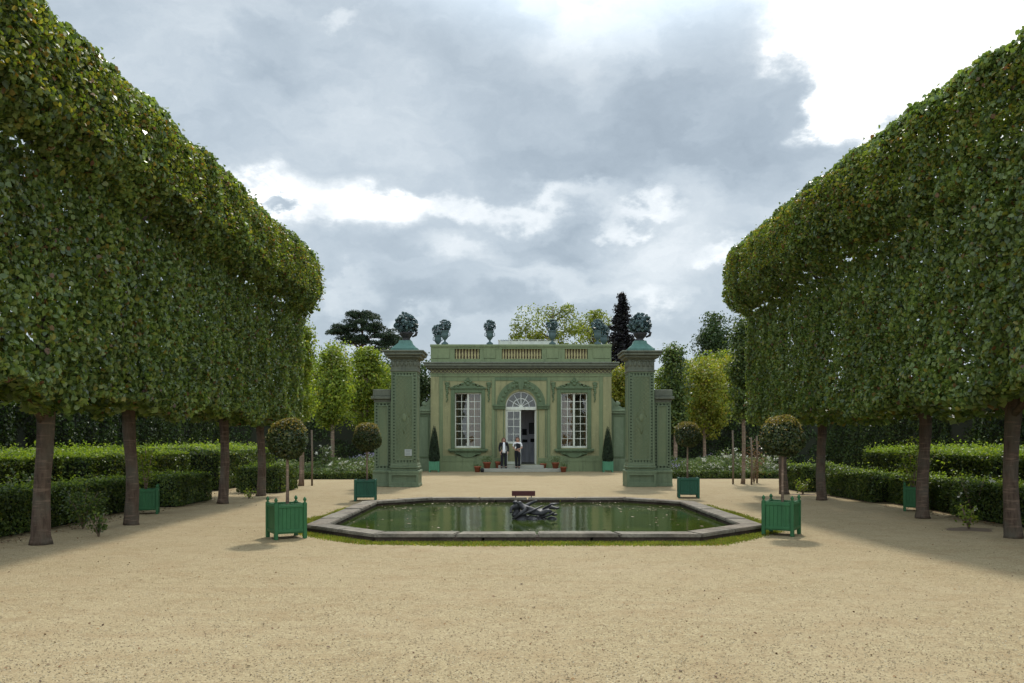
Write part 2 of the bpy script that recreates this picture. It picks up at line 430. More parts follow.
def make_world():
    w = bpy.data.worlds.new('World'); scene.world = w; w.use_nodes = True
    nt = w.node_tree; nt.nodes.clear()
    out = nt.nodes.new('ShaderNodeOutputWorld')
    sky = nt.nodes.new('ShaderNodeTexSky'); sky.sky_type = 'NISHITA'; sky.sun_disc = False
    sky.sun_elevation = R(SUN_EL); sky.sun_rotation = R(SUN_AZ); sky.air_density = 1; sky.dust_density = 1.5
    b1 = nt.nodes.new('ShaderNodeBackground'); b1.inputs[1].default_value = .1
    nt.links.new(sky.outputs[0], b1.inputs[0])
    tc = nt.nodes.new('ShaderNodeTexCoord').outputs['Generated']
    def vm(op, a, b=None, scale=None):
        n = nt.nodes.new('ShaderNodeVectorMath'); n.operation = op
        for i, v in enumerate((a, b)):
            if v is None: continue
            if isinstance(v, (tuple, Vector)): n.inputs[i].default_value = tuple(v)
            else: nt.links.new(v, n.inputs[i])
        if scale is not None: n.inputs['Scale'].default_value = scale
        return n.outputs['Value'] if op in ('LENGTH', 'DOT_PRODUCT', 'DISTANCE') else n.outputs['Vector']
    def ncol(vec, scale, detail, rough):
        n = nt.nodes.new('ShaderNodeTexNoise'); n.inputs['Scale'].default_value = scale
        n.inputs['Detail'].default_value = detail; n.inputs['Roughness'].default_value = rough
        nt.links.new(vec, n.inputs['Vector']); return n.outputs['Color'], n.outputs['Fac']
    flat = vm('MULTIPLY', tc, (1, 1, 1.7))
    c1, _ = ncol(flat, 4.0, 3, .5)
    c2, _ = ncol(flat, 13.0, 6, .6)
    w1 = vm('SCALE', vm('SUBTRACT', c1, (.5, .5, .5)), None, .13)
    w2 = vm('SCALE', vm('SUBTRACT', c2, (.5, .5, .5)), None, .105)
    p = vm('ADD', vm('ADD', tc, w1), w2)
    _, f1 = ncol(vm('MULTIPLY', p, (1, 1, 2.6)), 3.1, 8, .52)
    _, f2 = ncol(vm('MULTIPLY', p, (1, 1, 2.0)), 8.0, 9, .6)
    B = math_(nt, 'ADD', math_(nt, 'MULTIPLY', math_(nt, 'SUBTRACT', f1, .5), .62), .40)
    B = math_(nt, 'ADD', B, math_(nt, 'MULTIPLY', math_(nt, 'SUBTRACT', f2, .5), .47))
    blobs = [  # px, py, rx, ry, weight, core (fraction of the radius at full weight)
        (985, -14, 202, 102, 1.3, .66), (1150, 60, 190, 130, .7, .4), (870, 50, 95, 52, .6, .4),
        (310, 203, 95, 34, .36, .2), (262, 205, 50, 30, .30, .2), (450, 200, 110, 15, .26, .2), (375, 222, 36, 34, .28, .2),
        (575, 198, 70, 16, .22, .2), (636, 212, 40, 13, .32, .2), (690, 235, 55, 50, .20, .1), (726, 248, 36, 12, .26, .1),
        (655, 284, 32, 14, .20, .1), (480, 246, 66, 16, .20, .2), (352, 298, 44, 14, .22, .2), (640, 262, 50, 40, .14, .2), (545, 262, 60, 20, .05, .2),
        (288, 207, 18, 10, -.60, .45), (500, 118, 330, 62, -.06, .2), (790, 150, 100, 52, -.12, .2), (600, 165, 170, 26, -.10, .2),
        (560, 246, 70, 26, -.20, .3), (440, 306, 150, 20, -.20, .3), (590, 312, 120, 20, -.14, .3), (470, 280, 70, 14, -.10, .3), (700, 100, 80, 70, -.06, .3),
        (380, 258, 62, 30, -.14, .3), (250, 30, 40, 60, -.12, .2), (345, -6, 22, 12, .2, .3), (560, 60, 90, 40, .14, .2), (150, 45, 90, 70, .12, .2),
        (330, 105, 90, 30, .10, .2), (650, 120, 60, 34, -.10, .3), (790, 210, 60, 20, .08, .2), (410, 330, 60, 8, .10, .2)]
    for px, py, rx, ry, wt, core in blobs:
        c = pxdir(px, py); k = math.sqrt(((px - 512) / F) ** 2 + 1 + ((HOR - py) / F) ** 2)
        sx, sz = rx / F / k * 1.1, ry / F / k * 1.1
        q = vm('MULTIPLY', vm('SUBTRACT', p, c), (1 / sx, 1 / max(sx, .35), 1 / sz))
        mr = nt.nodes.new('ShaderNodeMapRange'); mr.interpolation_type = 'SMOOTHSTEP'
        mr.inputs[1].default_value = core; mr.inputs[2].default_value = 1.15
        mr.inputs[3].default_value = wt; mr.inputs[4].default_value = 0
        nt.links.new(vm('LENGTH', q), mr.inputs[0])
        B = math_(nt, 'ADD', B, mr.outputs[0])
    col = ramp(nt, B, [(.0, (.235, .29, .345)), (.2, (.32, .385, .445)), (.38, (.415, .482, .54)), (.55, (.54, .60, .645)), (.70, (.70, .745, .775)), (.84, (.91, .93, .945)), (1.0, (1.06, 1.06, 1.06))])
    # the veil round the sun is far brighter than the rest (it lies above the frame)
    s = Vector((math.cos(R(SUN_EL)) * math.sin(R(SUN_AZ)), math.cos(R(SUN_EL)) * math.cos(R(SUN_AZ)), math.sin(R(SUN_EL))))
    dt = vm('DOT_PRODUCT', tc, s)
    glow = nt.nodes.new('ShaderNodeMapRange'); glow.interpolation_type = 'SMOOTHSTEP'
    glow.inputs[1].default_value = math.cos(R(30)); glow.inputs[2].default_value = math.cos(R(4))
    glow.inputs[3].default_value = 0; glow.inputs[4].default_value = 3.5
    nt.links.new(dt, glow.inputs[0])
    # high cloud overhead is thinner and brighter
    sep = nt.nodes.new('ShaderNodeSeparateXYZ'); nt.links.new(tc, sep.inputs[0])
    hi = nt.nodes.new('ShaderNodeMapRange'); hi.inputs[1].default_value = .47; hi.inputs[2].default_value = .9
    hi.inputs[3].default_value = 0; hi.inputs[4].default_value = .35
    nt.links.new(sep.outputs[2], hi.inputs[0])
    # unseen sky behind the camera raised, added fill for facade and hedges
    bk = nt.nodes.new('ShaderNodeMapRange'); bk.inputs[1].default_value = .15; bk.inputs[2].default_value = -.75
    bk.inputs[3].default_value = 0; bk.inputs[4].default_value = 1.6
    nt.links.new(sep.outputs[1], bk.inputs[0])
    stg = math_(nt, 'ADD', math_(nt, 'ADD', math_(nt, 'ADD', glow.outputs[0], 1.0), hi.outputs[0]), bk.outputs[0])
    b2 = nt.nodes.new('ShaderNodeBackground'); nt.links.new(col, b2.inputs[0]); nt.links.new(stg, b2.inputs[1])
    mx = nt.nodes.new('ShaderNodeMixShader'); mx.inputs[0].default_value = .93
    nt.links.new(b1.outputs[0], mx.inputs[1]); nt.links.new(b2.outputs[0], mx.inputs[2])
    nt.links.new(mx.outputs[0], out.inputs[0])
    w.cycles.sampling_method = 'MANUAL'; w.cycles.sample_map_resolution = 1024
    l = bpy.data.lights.new('sun', 'SUN'); l.energy = 2.5; l.angle = R(4.0); l.color = (1, .95, .86)
    o = bpy.data.objects.new('sun', l); link(o)
    o.rotation_euler = (-s).to_track_quat('-Z', 'Y').to_euler()
make_world()

cam = bpy.data.cameras.new('camera'); co = bpy.data.objects.new('camera', cam); link(co)
cam.sensor_width = 36; cam.lens = 36 * F / 1024; cam.shift_y = (HOR - 341.5) / 1024
cam.clip_end = 2000; cam.clip_start = .1
co.location = (0, 0, EYE); co.rotation_euler = (R(90), 0, 0)
scene.camera = co
scene.view_settings.view_transform = 'Standard'; scene.view_settings.look = 'None'
scene.view_settings.exposure = .36; scene.view_settings.gamma = 1
scene.render.resolution_x = 1024; scene.render.resolution_y = 683
scene.cycles.max_bounces = 8; scene.cycles.transparent_max_bounces = 16
scene.cycles.use_denoising = True

# ------------------------------------------------------------------ ground, basin, water, grass
g = MB(); g.add([(-600, -60, 0), (600, -60, 0), (600, 900, 0), (-600, 900, 0)], [(0, 1, 2, 3)])
tag(g.build('ground', 'gravel'), kind='structure')

BX, BY, HX, HY, CH = .40, 17.2, 4.0, 4.2, 1.42
def octagon(off):
    hx, hy, c = HX + off, HY + off, CH + off * .586
    return [(BX + x, BY + y) for x, y in ((-hx + c, -hy), (hx - c, -hy), (hx, -hy + c), (hx, hy - c), (hx - c, hy), (-hx + c, hy), (-hx, hy - c), (-hx, -hy + c))]

def ring_mesh(name, o0, o1, z0, z1, mat, block=1.15, parent=None):
    a, b = octagon(o1), octagon(o0)      # outer, inner
    m = MB()
    for i in range(8):
        j = (i + 1) % 8
        A, B_, C, D = (Vector((*p, 0)) for p in (a[i], a[j], b[j], b[i]))
        n = max(1, round((B_ - A).length / block))
        for k in range(n):
            g0, g1 = (k / n + .0035, (k + 1) / n - .0035)
            if k == 0: g0 = .0012
            if k == n - 1: g1 = .9988
            dz = random.uniform(-.006, .006)
            q = [A.lerp(B_, g0), A.lerp(B_, g1), D.lerp(C, g1), D.lerp(C, g0)]
            bm = bmesh.new()
            lo = [bm.verts.new((p.x, p.y, z0)) for p in q]; hi = [bm.verts.new((p.x, p.y, z1 + dz)) for p in q]
            bm.faces.new(lo[::-1]); bm.faces.new(hi)
            for s in range(4): bm.faces.new((lo[s], lo[(s + 1) % 4], hi[(s + 1) % 4], hi[s]))
            bmesh.ops.bevel(bm, geom=[e for e in bm.edges if e.verts[0].co.z > z0 + .01 or e.verts[1].co.z > z0 + .01], offset=.014, segments=2, affect='EDGES')
            m.bm(bm)
    return m.build(name, mat, parent)

basin = thing('stone_basin', 'low octagonal stone basin edging the green pool', 'basin', (0, 0, 0))
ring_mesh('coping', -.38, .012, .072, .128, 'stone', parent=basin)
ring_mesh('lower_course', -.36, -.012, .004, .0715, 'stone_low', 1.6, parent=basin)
oc = octagon(-.355)
wm = MB(); wm.add([(x, y, .014) for x, y in oc], [tuple(range(8))]); tag(wm.build('water', 'water'), kind='structure')

# grass fringe round the basin
def ring_points(n, o0, o1):
    pts = []; a = octagon(1.0); A = [Vector(p) for p in octagon(o0)]; B_ = [Vector(p) for p in octagon(o1)]
    ln = [(B_[(i + 1) % 8] - B_[i]).length for i in range(8)]; w = np.array(ln) / sum(ln)
    seg = rng.choice(8, n, p=w); t = rng.random(n); s = rng.random(n)
    for i, tt, ss in zip(seg, t, s):
        j = (i + 1) % 8
        p = A[i].lerp(A[j], tt).lerp(B_[i].lerp(B_[j], tt), ss); pts.append((p.x, p.y, 0))
    return np.array(pts), s
P, s = ring_points(80000, .01, .60)
nz = SN(1.6, 5)(P); keep = (s < .70 + .28 * nz + rng.normal(0, .10, len(s)))
P = P[keep]; n = len(P)
h = rng.uniform(.015, .040, n)[:, None]; lean = rng.normal(0, .55, (n, 3)); lean[:, 2] = 1; lean = unit(lean)
side = unit(np.cross(lean, rng.normal(size=(n, 3)))) * rng.uniform(.005, .011, (n, 1))
V = np.stack([P - side, P + side, P + lean * h * .7 + side * .6, P + lean * h], 1)
leaf_mesh('grass_fringe', [V], 'grass')['kind'] = 'stuff'

# stones and leaf litter lying loose on the gravel
def strew(n, xr, yr, size, zo, mat, name, flt=None, kind=None):
    y = 1 / rng.uniform(1 / yr[1], 1 / yr[0], n); x = rng.uniform(*xr, n)
    P = np.stack([x, y, np.full(n, zo)], 1)
    ins = (np.abs(x - BX) < HX + .05) & (np.abs(y - BY) < HY + .05)
    P = P[~ins]
    if flt is not None: P = P[flt(P)]
    V = leaf_arrays(P, np.tile([0., 0, 1], (len(P), 1)), rng.uniform(*size, len(P)), .7, .25, 0, True, .126)
    o = leaf_mesh(name, [V], mat); o['kind'] = 'stuff'; return o
strew(3600, (-10, 11), (5.2, 30), (.010, .030), .006, 'litter', 'leaf_litter')
def under(P):
    return (((P[:, 0] < -7.75) & (P[:, 0] > -8.9)) | ((P[:, 0] > 8.9) & (P[:, 0] < 9.9))) & (rng.random(len(P)) < .8)
strew(26000, (-10, 11), (9, 27), (.03, .06), .01, 'litter', 'leaf_drift', under)

# pebbles
def pebbles(n):
    y = 1 / rng.uniform(1 / 13., 1 / 5.2, n); x = rng.uniform(-.66, .66, n) * y
    r = rng.uniform(.003, .0075, n)[:, None]
    c = np.stack([x, y, r[:, 0] * .3], 1)
    oct_ = np.array([[1, 0, 0], [0, 1, 0], [-1, 0, 0], [0, -1, 0], [0, 0, .7]])
    a = rng.uniform(0, 6.28, n); ca, sa = np.cos(a), np.sin(a)
    V = np.empty((n, 5, 3))
    for i, v in enumerate(oct_):
        s = r[:, 0] * rng.uniform(.7, 1.3, n)
        V[:, i, 0] = c[:, 0] + (v[0] * ca - v[1] * sa) * s; V[:, i, 1] = c[:, 1] + (v[0] * sa + v[1] * ca) * s; V[:, i, 2] = c[:, 2] + v[2] * s
    me = bpy.data.meshes.new('pebbles'); base = np.arange(n)[:, None] * 5
    tri = np.concatenate([base + np.array([i, (i + 1) % 4, 4]) for i in range(4)])
    me.from_pydata(V.reshape(-1, 3).tolist(), [], tri.tolist()); me.materials.append(M['pebble'])
    o = bpy.data.objects.new('pebbles', me); link(o); o['kind'] = 'stuff'
M['pebble'] = leaf_mat('pebble', [(0, (.19, .135, .08)), (.3, (.27, .205, .118)), (.8, (.37, .295, .178)), (1, (.48, .41, .29))], 0, .9, .1, 3, .2)
pebbles(26000)

# floating leaves
M['floating'] = leaf_mat('floating', [(0, (.12, .07, .04)), (.5, (.28, .20, .13)), (1, (.45, .38, .30))], 0, .8, .2, 3, .2)
P, s = ring_points(700, -.42, -2.0)
P = P[rng.random(len(P)) < np.where(P[:, 1] > 18.5, 1, .22)]; P[:, 2] = .022
leaf_mesh('floating_leaves', [leaf_arrays(P, np.tile([0., 0, 1], (len(P), 1)), rng.uniform(.03, .075, len(P)), .7, .06, 0, True, .02)], 'floating' if 'floating' in M else 'litter')['kind'] = 'stuff'

# ------------------------------------------------------------------ clipped lime rows
def lime_tree(X, side, yt, y0, y1, face, capf, label, last, group, fork=False, trunk_r=.115):
    """side = +1 for the left row (inner side looks to +x)"""
    root = thing('lime_tree', label, 'tree', (X, yt, 0), 0, group)
    sd = int(abs(X * 31 + yt * 17)) + 3
    rr = random.Random(sd)
    m = MB()
    zs = [0, .05, .13, .32, .62, 1.0, 1.4, 1.75, 2.1, 2.6, 3.4, 4.4, 5.4, 6.4]
    lx, ly = rr.uniform(-.015, .02), rr.uniform(-.02, .02)
    pts = [(lx * z + .035 * math.sin(z * 1.9 + sd), ly * z + .03 * math.cos(z * 1.7 + sd), z) for z in zs]
    rad = [trunk_r * k for k in (1.32, 1.2, 1.12, 1.05, 1.0, .95, .93, .97, 1.04, .85, .7, .5, .33, .15)]
    m.tube(pts, rad, 18, True, .075, sd)
    for k in range(16):
        z = rr.uniform(2.0, 6.2) if not (fork and k < 2) else 1.85
        a = rr.uniform(-.5, .5) + (math.pi / 2 if k % 2 else -math.pi / 2)
        ln = rr.uniform(.8, 1.5); cx, cy = lx * z, ly * z
        m.tube([(cx, cy, z), (cx + math.cos(a) * ln * .4, cy + math.sin(a) * ln * .4, z + .3), (cx + math.cos(a) * ln * .8, cy + math.sin(a) * ln, z + .75)],
               [.06, .045, .015], 6, True, .06, k)
    m.build('trunk', 'bark', root)
    # outline of the crown in (depth towards the axis, height)
    yy = np.array([(y0 + y1) / 2])
    def prof(y):
        f = np.full_like(y, face); c = capf(y)
        return f, c
    pl = [(.92, 0, 2.02), (1, 0, 2.2), (1, 0, 4.0), (1, 0, 5.15), (.88, .10, 5.38), (.34, .66, 5.56), (0, 1, 5.86), (0, 1, 6.6), (.15, .85, 6.98), (.45, .5, 7.2), (.2, .2, 7.27),
          (-1, 0, 7.25), (-1, -.3, 6.9), (-1, -.3, 5.9), (-1, 0, 5.2), (-1, 0, 2.1), (.92, 0, 2.02)]
    dens = [1.1, 1, 1, 1.2, 1.7, 1.7, 1.1, 1.1, 1.1, 1.1, .55, .3, .22, .22, .22, .22, .45]
    Ps, Ns, In = [], [], []
    for i in range(len(pl) - 1):
        a, b = pl[i], pl[i + 1]
        sa = a[0] * face + a[1] * 1.5; sb = b[0] * face + b[1] * 1.5
        ln = math.hypot(sb - sa, b[2] - a[2]); n = int(ln * (y1 - y0) * 1150 * dens[i])
        t = rng.random(n); y = rng.uniform(y0, y1, n); f, c = prof(y)
        S0 = a[0] * f + a[1] * c; S1 = b[0] * f + b[1] * c
        s = S0 + (S1 - S0) * t; z = a[2] + (b[2] - a[2]) * t
        ds = S1 - S0; dz = np.full(n, b[2] - a[2]); L = np.hypot(ds, dz)
        ns, nz_ = dz / L, -ds / L
        Ps.append(np.stack([s, y, z], 1)); Ns.append(np.stack([ns, np.zeros(n), nz_], 1)); In.append(np.full(n, dens[i]))
    P = np.concatenate(Ps); N = np.concatenate(Ns); D = np.concatenate(In)
    world = P.copy(); world[:, 0] *= side
    off = .045 * SN(2.3, 40 + int(side > 0))(world) + .065 * SN(6.5, 60)(world * np.array([1, 1, .6])) + .055 * SN(13, 61)(world)
    seam = np.exp(-(np.minimum(np.abs(P[:, 1] - y0), np.abs(P[:, 1] - y1 if not last else 9)) / .22) ** 2)
    off *= np.where(P[:, 2] > 6.3, .55, 1)
    off -= seam * np.where(P[:, 2] > 5.8, .35, 1) * (.06 + .06 * np.sin(P[:, 2] * 1.7 + sd))
    top = P[:, 2] > 5.4
    off += np.where(top, .05 * SN(9, 62)(world), 0)
    pushed = rng.exponential(np.where(D > .9, .085, .16))
    fly = rng.random(len(P)) < .02
    off = off - pushed + np.where(fly, rng.uniform(.02, .12, len(P)), 0)
    # thin places where daylight comes through
    thin = SN(1.5, 71 + int(side > 0))(world) + .6 * SN(4.5, 72)(world)
    keep = ~(((P[:, 2] < 5.0) | (P[:, 2] > 6.2)) & (thin > (1.35 if side > 0 else 1.2)) & (rng.random(len(P)) < .5))
    P[:, 2] += np.where(P[:, 2] < 2.6, (2.6 - P[:, 2]) * (.22 + .26 * SN(2.6, 66)(world)), 0)
    P = (P + N * off[:, None])[keep]; N = N[keep]; D = D[keep]
    if last:   # far end of the row
        n = 9000
        q = np.stack([rng.uniform(-1.3, 1.8, n), np.full(n, y1), rng.uniform(2.05, 7.2, n)], 1)
        f, c = prof(q[:, 1]); lim = np.where(q[:, 2] > 5.5, c, f)
        q = q[(q[:, 0] < lim - .05) & (q[:, 0] > -1.15)]
        q[:, 1] += .1 * SN(2.5, 80)(q) - rng.exponential(.12, len(q))
        P = np.concatenate([P, q]); N = np.concatenate([N, np.tile([0., 1, 0], (len(q), 1))]); D = np.concatenate([D, np.full(len(q), .8)])
    P[:, 2] += (.06 if side > 0 else .20) * np.clip((P[:, 2] - 5.5) / 1.4, 0, 1)
    P[:, 0] *= side; N[:, 0] *= side
    P[:, 1] -= yt
    big = D < .5
    near = y0 < 17.5
    a = leaf_arrays(P[~big], N[~big], .088, .80, .85, .7, near, .14)
    b = leaf_arrays(P[big], N[big], .15, .85, .7, .5, False, .10)
    leaf_mesh('crown', [a, b], 'lime_leaf', root)
    # late shoots standing out of the clipped top
    n = int((y1 - y0) * 900)
    t = rng.random(n); y = rng.uniform(y0, y1, n); f, c = prof(y)
    k = rng.random(n) ** 1.6      # 0 = top edge of the inner face, 1 = foot of the overhang
    z = (7.28 if side > 0 else 7.42) - 1.5 * k; s = np.where(k < .35, c * (.45 + .55 * np.clip(k / .3, 0, 1)), c) + rng.uniform(0, .08, n)
    tp = rng.random(n) < .3; z = np.where(tp, 7.3 + .13 * (side < 0) + rng.exponential(.03, n), z); s = np.where(tp, rng.uniform(-.8, c * .5, n), s)
    P = np.stack([s * side, y - yt, z], 1); W_ = P + np.array([X, yt, 0])
    P += (.05 * SN(6.5, 60)(W_))[:, None] * np.array([side, 0, .3])
    N = np.stack([np.full(n, side * .8), np.zeros(n), np.full(n, .6)], 1)
    leaf_mesh('late_shoots', [leaf_arrays(P, N, .075, .7, .9, -.3, near, .14)], 'tip_leaf', root)['kind'] = 'stuff'
    return root

capL = lambda y: np.full_like(y, 1.44)
capR = lambda y: np.interp(y, [8, 11.6, 14.1, 17.8, 20.8, 23.5, 25], [.72, .92, 1.45, 1.82, 1.82, 1.72, 1.56])
GL = 'clipped lime trees in the left row'; GR = 'clipped lime trees in the right row'
XL, XR = -7.2, 8.1
lime_tree(XL, 1, 9.4, 7.6, 11.05, .9, capL, 'clipped lime at the left edge whose trunk stands outside the frame', False, GL)
lime_tree(XL, 1, 12.7, 11.05, 14.15, .9, capL, 'clipped lime with thick pale streaked trunk nearest in the left row', False, GL, True, .126)
lime_tree(XL, 1, 15.6, 14.15, 18.1, .9, capL, 'clipped lime in left row with plant box behind its brown trunk', False, GL)
lime_tree(XL - .05, 1, 20.8, 18.1, 22.2, .9, capL, 'clipped lime in left row standing at the gap where the low hedge ends', False, GL)
lime_tree(XL, 1, 23.7, 22.2, 25.0, .9, capL, 'clipped lime closing the far end of the left row, behind the round tub tree', True, GL)
lime_tree(8.2, -1, 10.2, 8.0, 11.9, 1.1, capR, 'clipped lime at the right edge whose trunk stands outside the frame', False, GR)
lime_tree(8.2, -1, 13.55, 11.9, 15.3, 1.1, capR, 'clipped lime with trunk cut by the right edge of the photo', False, GR)
lime_tree(8.42, -1, 16.9, 15.3, 19.4, 1.25, lambda y: capR(y) + .2, 'clipped lime in right row with plant box beside its trunk', False, GR)
lime_tree(8.25, -1, 22.0, 19.4, 23.3, 1.1, lambda y: capR(y) + .08, 'clipped lime in right row with slim leaning trunk before the hedge end', False, GR, False, .118)
lime_tree(8.05, -1, 24.5, 23.3, 25.2, .92, capR, 'clipped lime closing the far end of the right row, behind the round tub tree', True, GR, False, .12)

# ------------------------------------------------------------------ hedges
def hedge(name, label, x0, x1, y0, y1, h, per=1700, L=.055, mat='hedge_leaf', faces='xXyYZ', lump=.05, shoots=0, group=None, rise=0.0, rnd=.12, core=True):
    root = thing(name, label, 'hedge', ((x0 + x1) / 2, (y0 + y1) / 2, 0), 0, group)
    off = np.array([(x0 + x1) / 2, (y0 + y1) / 2, 0])
    sd = int(abs(x0 * 13 + y0 * 7 + h * 5)) + 200
    P, N = box_surface(x0, x1, y0, y1, 0.03, h, per, faces, sd, lump, 2.2, .035, rnd)
    if rise:
        k = 1 - ((P[:, 0] - off[0]) / ((x1 - x0) / 2)) ** 2
        P[:, 2] += np.where(N[:, 2] > .5, rise * np.clip(k, 0, 1), 0)
    leaf_mesh('foliage', [leaf_arrays(P - off, N, L, .7, .75, .3)], mat, root)
    if shoots:
        n = int((x1 - x0) * (y1 - y0) * shoots)
        P = np.stack([rng.uniform(x0, x1, n), rng.uniform(y0, y1, n), h + rng.exponential(.05, n)], 1)
        k = 1 - ((P[:, 0] - off[0]) / ((x1 - x0) / 2)) ** 2
        P[:, 2] += rise * np.clip(k, 0, 1)
        leaf_mesh('new_growth', [leaf_arrays(P - off, np.tile([0., 0, 1], (n, 1)), L * 1.1, .55, .9, -.8)], 'shoot_leaf', root)['kind'] = 'stuff'
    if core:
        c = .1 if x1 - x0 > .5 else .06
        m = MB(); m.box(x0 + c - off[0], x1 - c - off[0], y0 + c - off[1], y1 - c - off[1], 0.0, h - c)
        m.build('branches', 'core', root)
    return root

hedge('low_hedge', 'low dark clipped hedge beside the nearest left trunk', -9.2, -8.32, 8.5, 16.2, .74, 1900, .058, shoots=160)
hedge('low_hedge', 'low clipped hedge behind the plant box in the left row', -9.35, -8.55, 16.3, 19.6, .74, 2000, .056, shoots=120)
hedge('low_hedge', 'short low hedge ending in a sunlit corner left of the third left trunk', -8.95, -7.95, 19.7, 21.9, .74, 2000, .055, shoots=120)
hedge('low_hedge', 'low clipped hedge block behind the farthest left trunk', -8.3, -7.0, 24.9, 27.0, .80, 1500, .06, shoots=80)
hedge('middle_hedge', 'broad waist high hedge with bright new growth on top, left side', -13.2, -10.3, 9, 19.0, 1.19, 950, .07, shoots=800, rise=.03)
hedge('middle_hedge', 'waist high hedge with bright top between second and third left trunks', -13.0, -9.9, 19.4, 25.5, 1.18, 900, .07, shoots=800, rise=.04)
hedge('middle_hedge', 'dark waist high hedge behind the fourth left trunk', -12.5, -9.2, 26.0, 32.0, 1.25, 700, .075, shoots=150, rise=.1)
hedge('tall_hedge', 'tall dark hedge wall behind the left row of limes', -16.0, -14.0, 7, 40, 2.7, 420, .10, 'wall_leaf', 'XyYZ', .1)
hedge('low_hedge', 'low clipped hedge beside the trunk at right edge', 9.25, 10.05, 9.0, 17.4, .73, 1900, .058, shoots=200)
hedge('low_hedge', 'low dark clipped hedge between the two right trunks behind the plant box', 9.55, 10.35, 17.5, 21.0, .72, 1900, .056, shoots=160)
hedge('low_hedge', 'low clipped hedge ending behind the slim leaning right trunk', 9.15, 10.15, 21.1, 24.2, .72, 1900, .055, shoots=140)
hedge('low_hedge', 'low clipped hedge block behind the farthest right trunk', 8.9, 10.4, 25.4, 27.6, .80, 1400, .06, shoots=60)
hedge('middle_hedge', 'broad waist high hedge with bright top beside the right edge', 11.1, 14.2, 9, 18.6, 1.22, 950, .07, shoots=800, rise=.03)
hedge('middle_hedge', 'waist high hedge with bright top behind the right plant box', 11.0, 14.0, 18.9, 26.0, 1.22, 900, .07, shoots=800, rise=.03)
hedge('tall_hedge', 'tall dark hedge wall behind the right row of limes', 15.0, 17.0, 7, 40, 2.55, 420, .10, 'wall_leaf', 'xyYZ', .1, shoots=30)
hedge('tall_hedge', 'tall dark hedge wall behind the left flower bed', -26, -5.2, 44, 46, 2.9, 200, .13, 'wall_leaf', 'yXZ', .12, shoots=40)
hedge('tall_hedge', 'tall dark hedge wall behind the right flower bed', 6.3, 27, 44, 46, 2.9, 200, .13, 'wall_leaf', 'yxZ', .12, shoots=40)

# ------------------------------------------------------------------ trees behind
def clump_crown(cx, cy, cz, rx, ry, rz, K, per, r, L, droop=.3, shape='ell', seed=1):
    g2 = np.random.default_rng(seed)
    d = unit(g2.normal(size=(K, 3))); rad = g2.uniform(.3, 1.22, (K, 1)) ** .5
    C = d * rad * np.array([rx, ry, rz]) * .88
    if shape == 'col':
        z = g2.uniform(-1, 1, K); a = g2.uniform(0, 6.28, K); w = np.sqrt(np.clip(1 - np.abs(z) ** 2.6, .03, 1)) * g2.uniform(.45, .9, K)
        w *= np.where(z > .2, 1 - .55 * (z - .2), 1) * g2.uniform(.8, 1.15, K)
        C = np.stack([np.cos(a) * w * rx, np.sin(a) * w * ry, z * rz], 1)
    sz = r * g2.uniform(.55, 1.5, K)
    idx = g2.integers(0, K, K * per)
    q = unit(g2.normal(size=(len(idx), 3)))
    rr = g2.uniform(.55, 1.08, (len(idx), 1))
    P = C[idx] + q * sz[idx][:, None] * rr * np.array([1, 1, .8])
    N = unit(q + np.array([0, 0, .5]) + .4 * unit(C[idx]))
    return P + np.array([cx, cy, cz]), N, C + np.array([cx, cy, cz])

def garden_tree(name, label, px, top, d, wpx, mat, base_z=2.2, shape='ell', K=34, per=170, L=.12, group=None, tr=.09, seed=1, r=None, depth=None, barkm='bark_thin'):
    X = wx(px, d); H = wz(top, d); rx = wpx / 2 * d / F; rz = (H - base_z) / 2; cz = base_z + rz
    root = thing(name, label, 'tree', (X, d, 0), 0, group)
    r = r or min(rx, rz) * .42
    P, N, C = clump_crown(0, 0, cz, max(rx - r * .5, .2), max((depth or rx) - r * .5, .2), rz - r * .5, K, per, r, L, shape=shape, seed=seed)
    ok = P[:, 2] > .5
    leaf_mesh('crown', [leaf_arrays(P[ok], N[ok], L, .75, .7, .4)], mat, root)
    m = MB()
    m.tube([(0, 0, 0), (.02, .01, .3), (.03, 0, base_z * .7), (0, .03, cz), (0, 0, cz + rz * .8)], [tr * 1.35, tr * 1.05, tr, tr * .7, tr * .2], 9, True, .06, seed)
    for k in range(0, len(C), 2):
        c = C[k]; z0 = max(base_z * .75, min(c[2] - .3 * math.hypot(c[0], c[1]) - .3, cz + rz * .6))
        m.tube([(0, 0, z0), (c[0] * .5, c[1] * .5, (z0 + c[2]) / 2 + .1), tuple(c)], [tr * .4, tr * .3, tr * .1], 5, True)
    m.build('trunk', barkm, root)
    return root

gt = garden_tree
gt('young_tree', 'slim young tree between the left lime row and the flower bed', 301, 318, 28.8, 30, 'young_leaf', 2.2, 'col', 46, 150, .10, tr=.08, seed=3, r=.38)
gt('young_tree', 'yellow green tree left of the domed garden tree', 332, 343, 38, 40, 'young_leaf', 1.9, 'ell', 50, 170, .13, seed=4, r=.55)
gt('young_tree', 'domed green garden tree beside the left pillar', 367, 346, 41, 52, 'young_leaf', 1.8, 'col', 60, 180, .13, seed=5, r=.6)
gt('garden_tree', 'dark leafy tree in the gap between left pillar and pavilion', 420, 352, 52, 42, 'dark_leaf', 1.5, 'ell', 40, 160, .16, seed=6, r=.8)
gt('garden_tree', 'yellow green tree behind the domed garden tree', 345, 338, 58, 70, 'young_leaf', 1.5, 'ell', 60, 170, .17, seed=7, r=.9)
gt('garden_tree', 'bright leafy tree peeping out past the left lime row', 314, 352, 50, 46, 'young_leaf', 1.5, 'ell', 50, 170, .16, seed=8, r=.8)
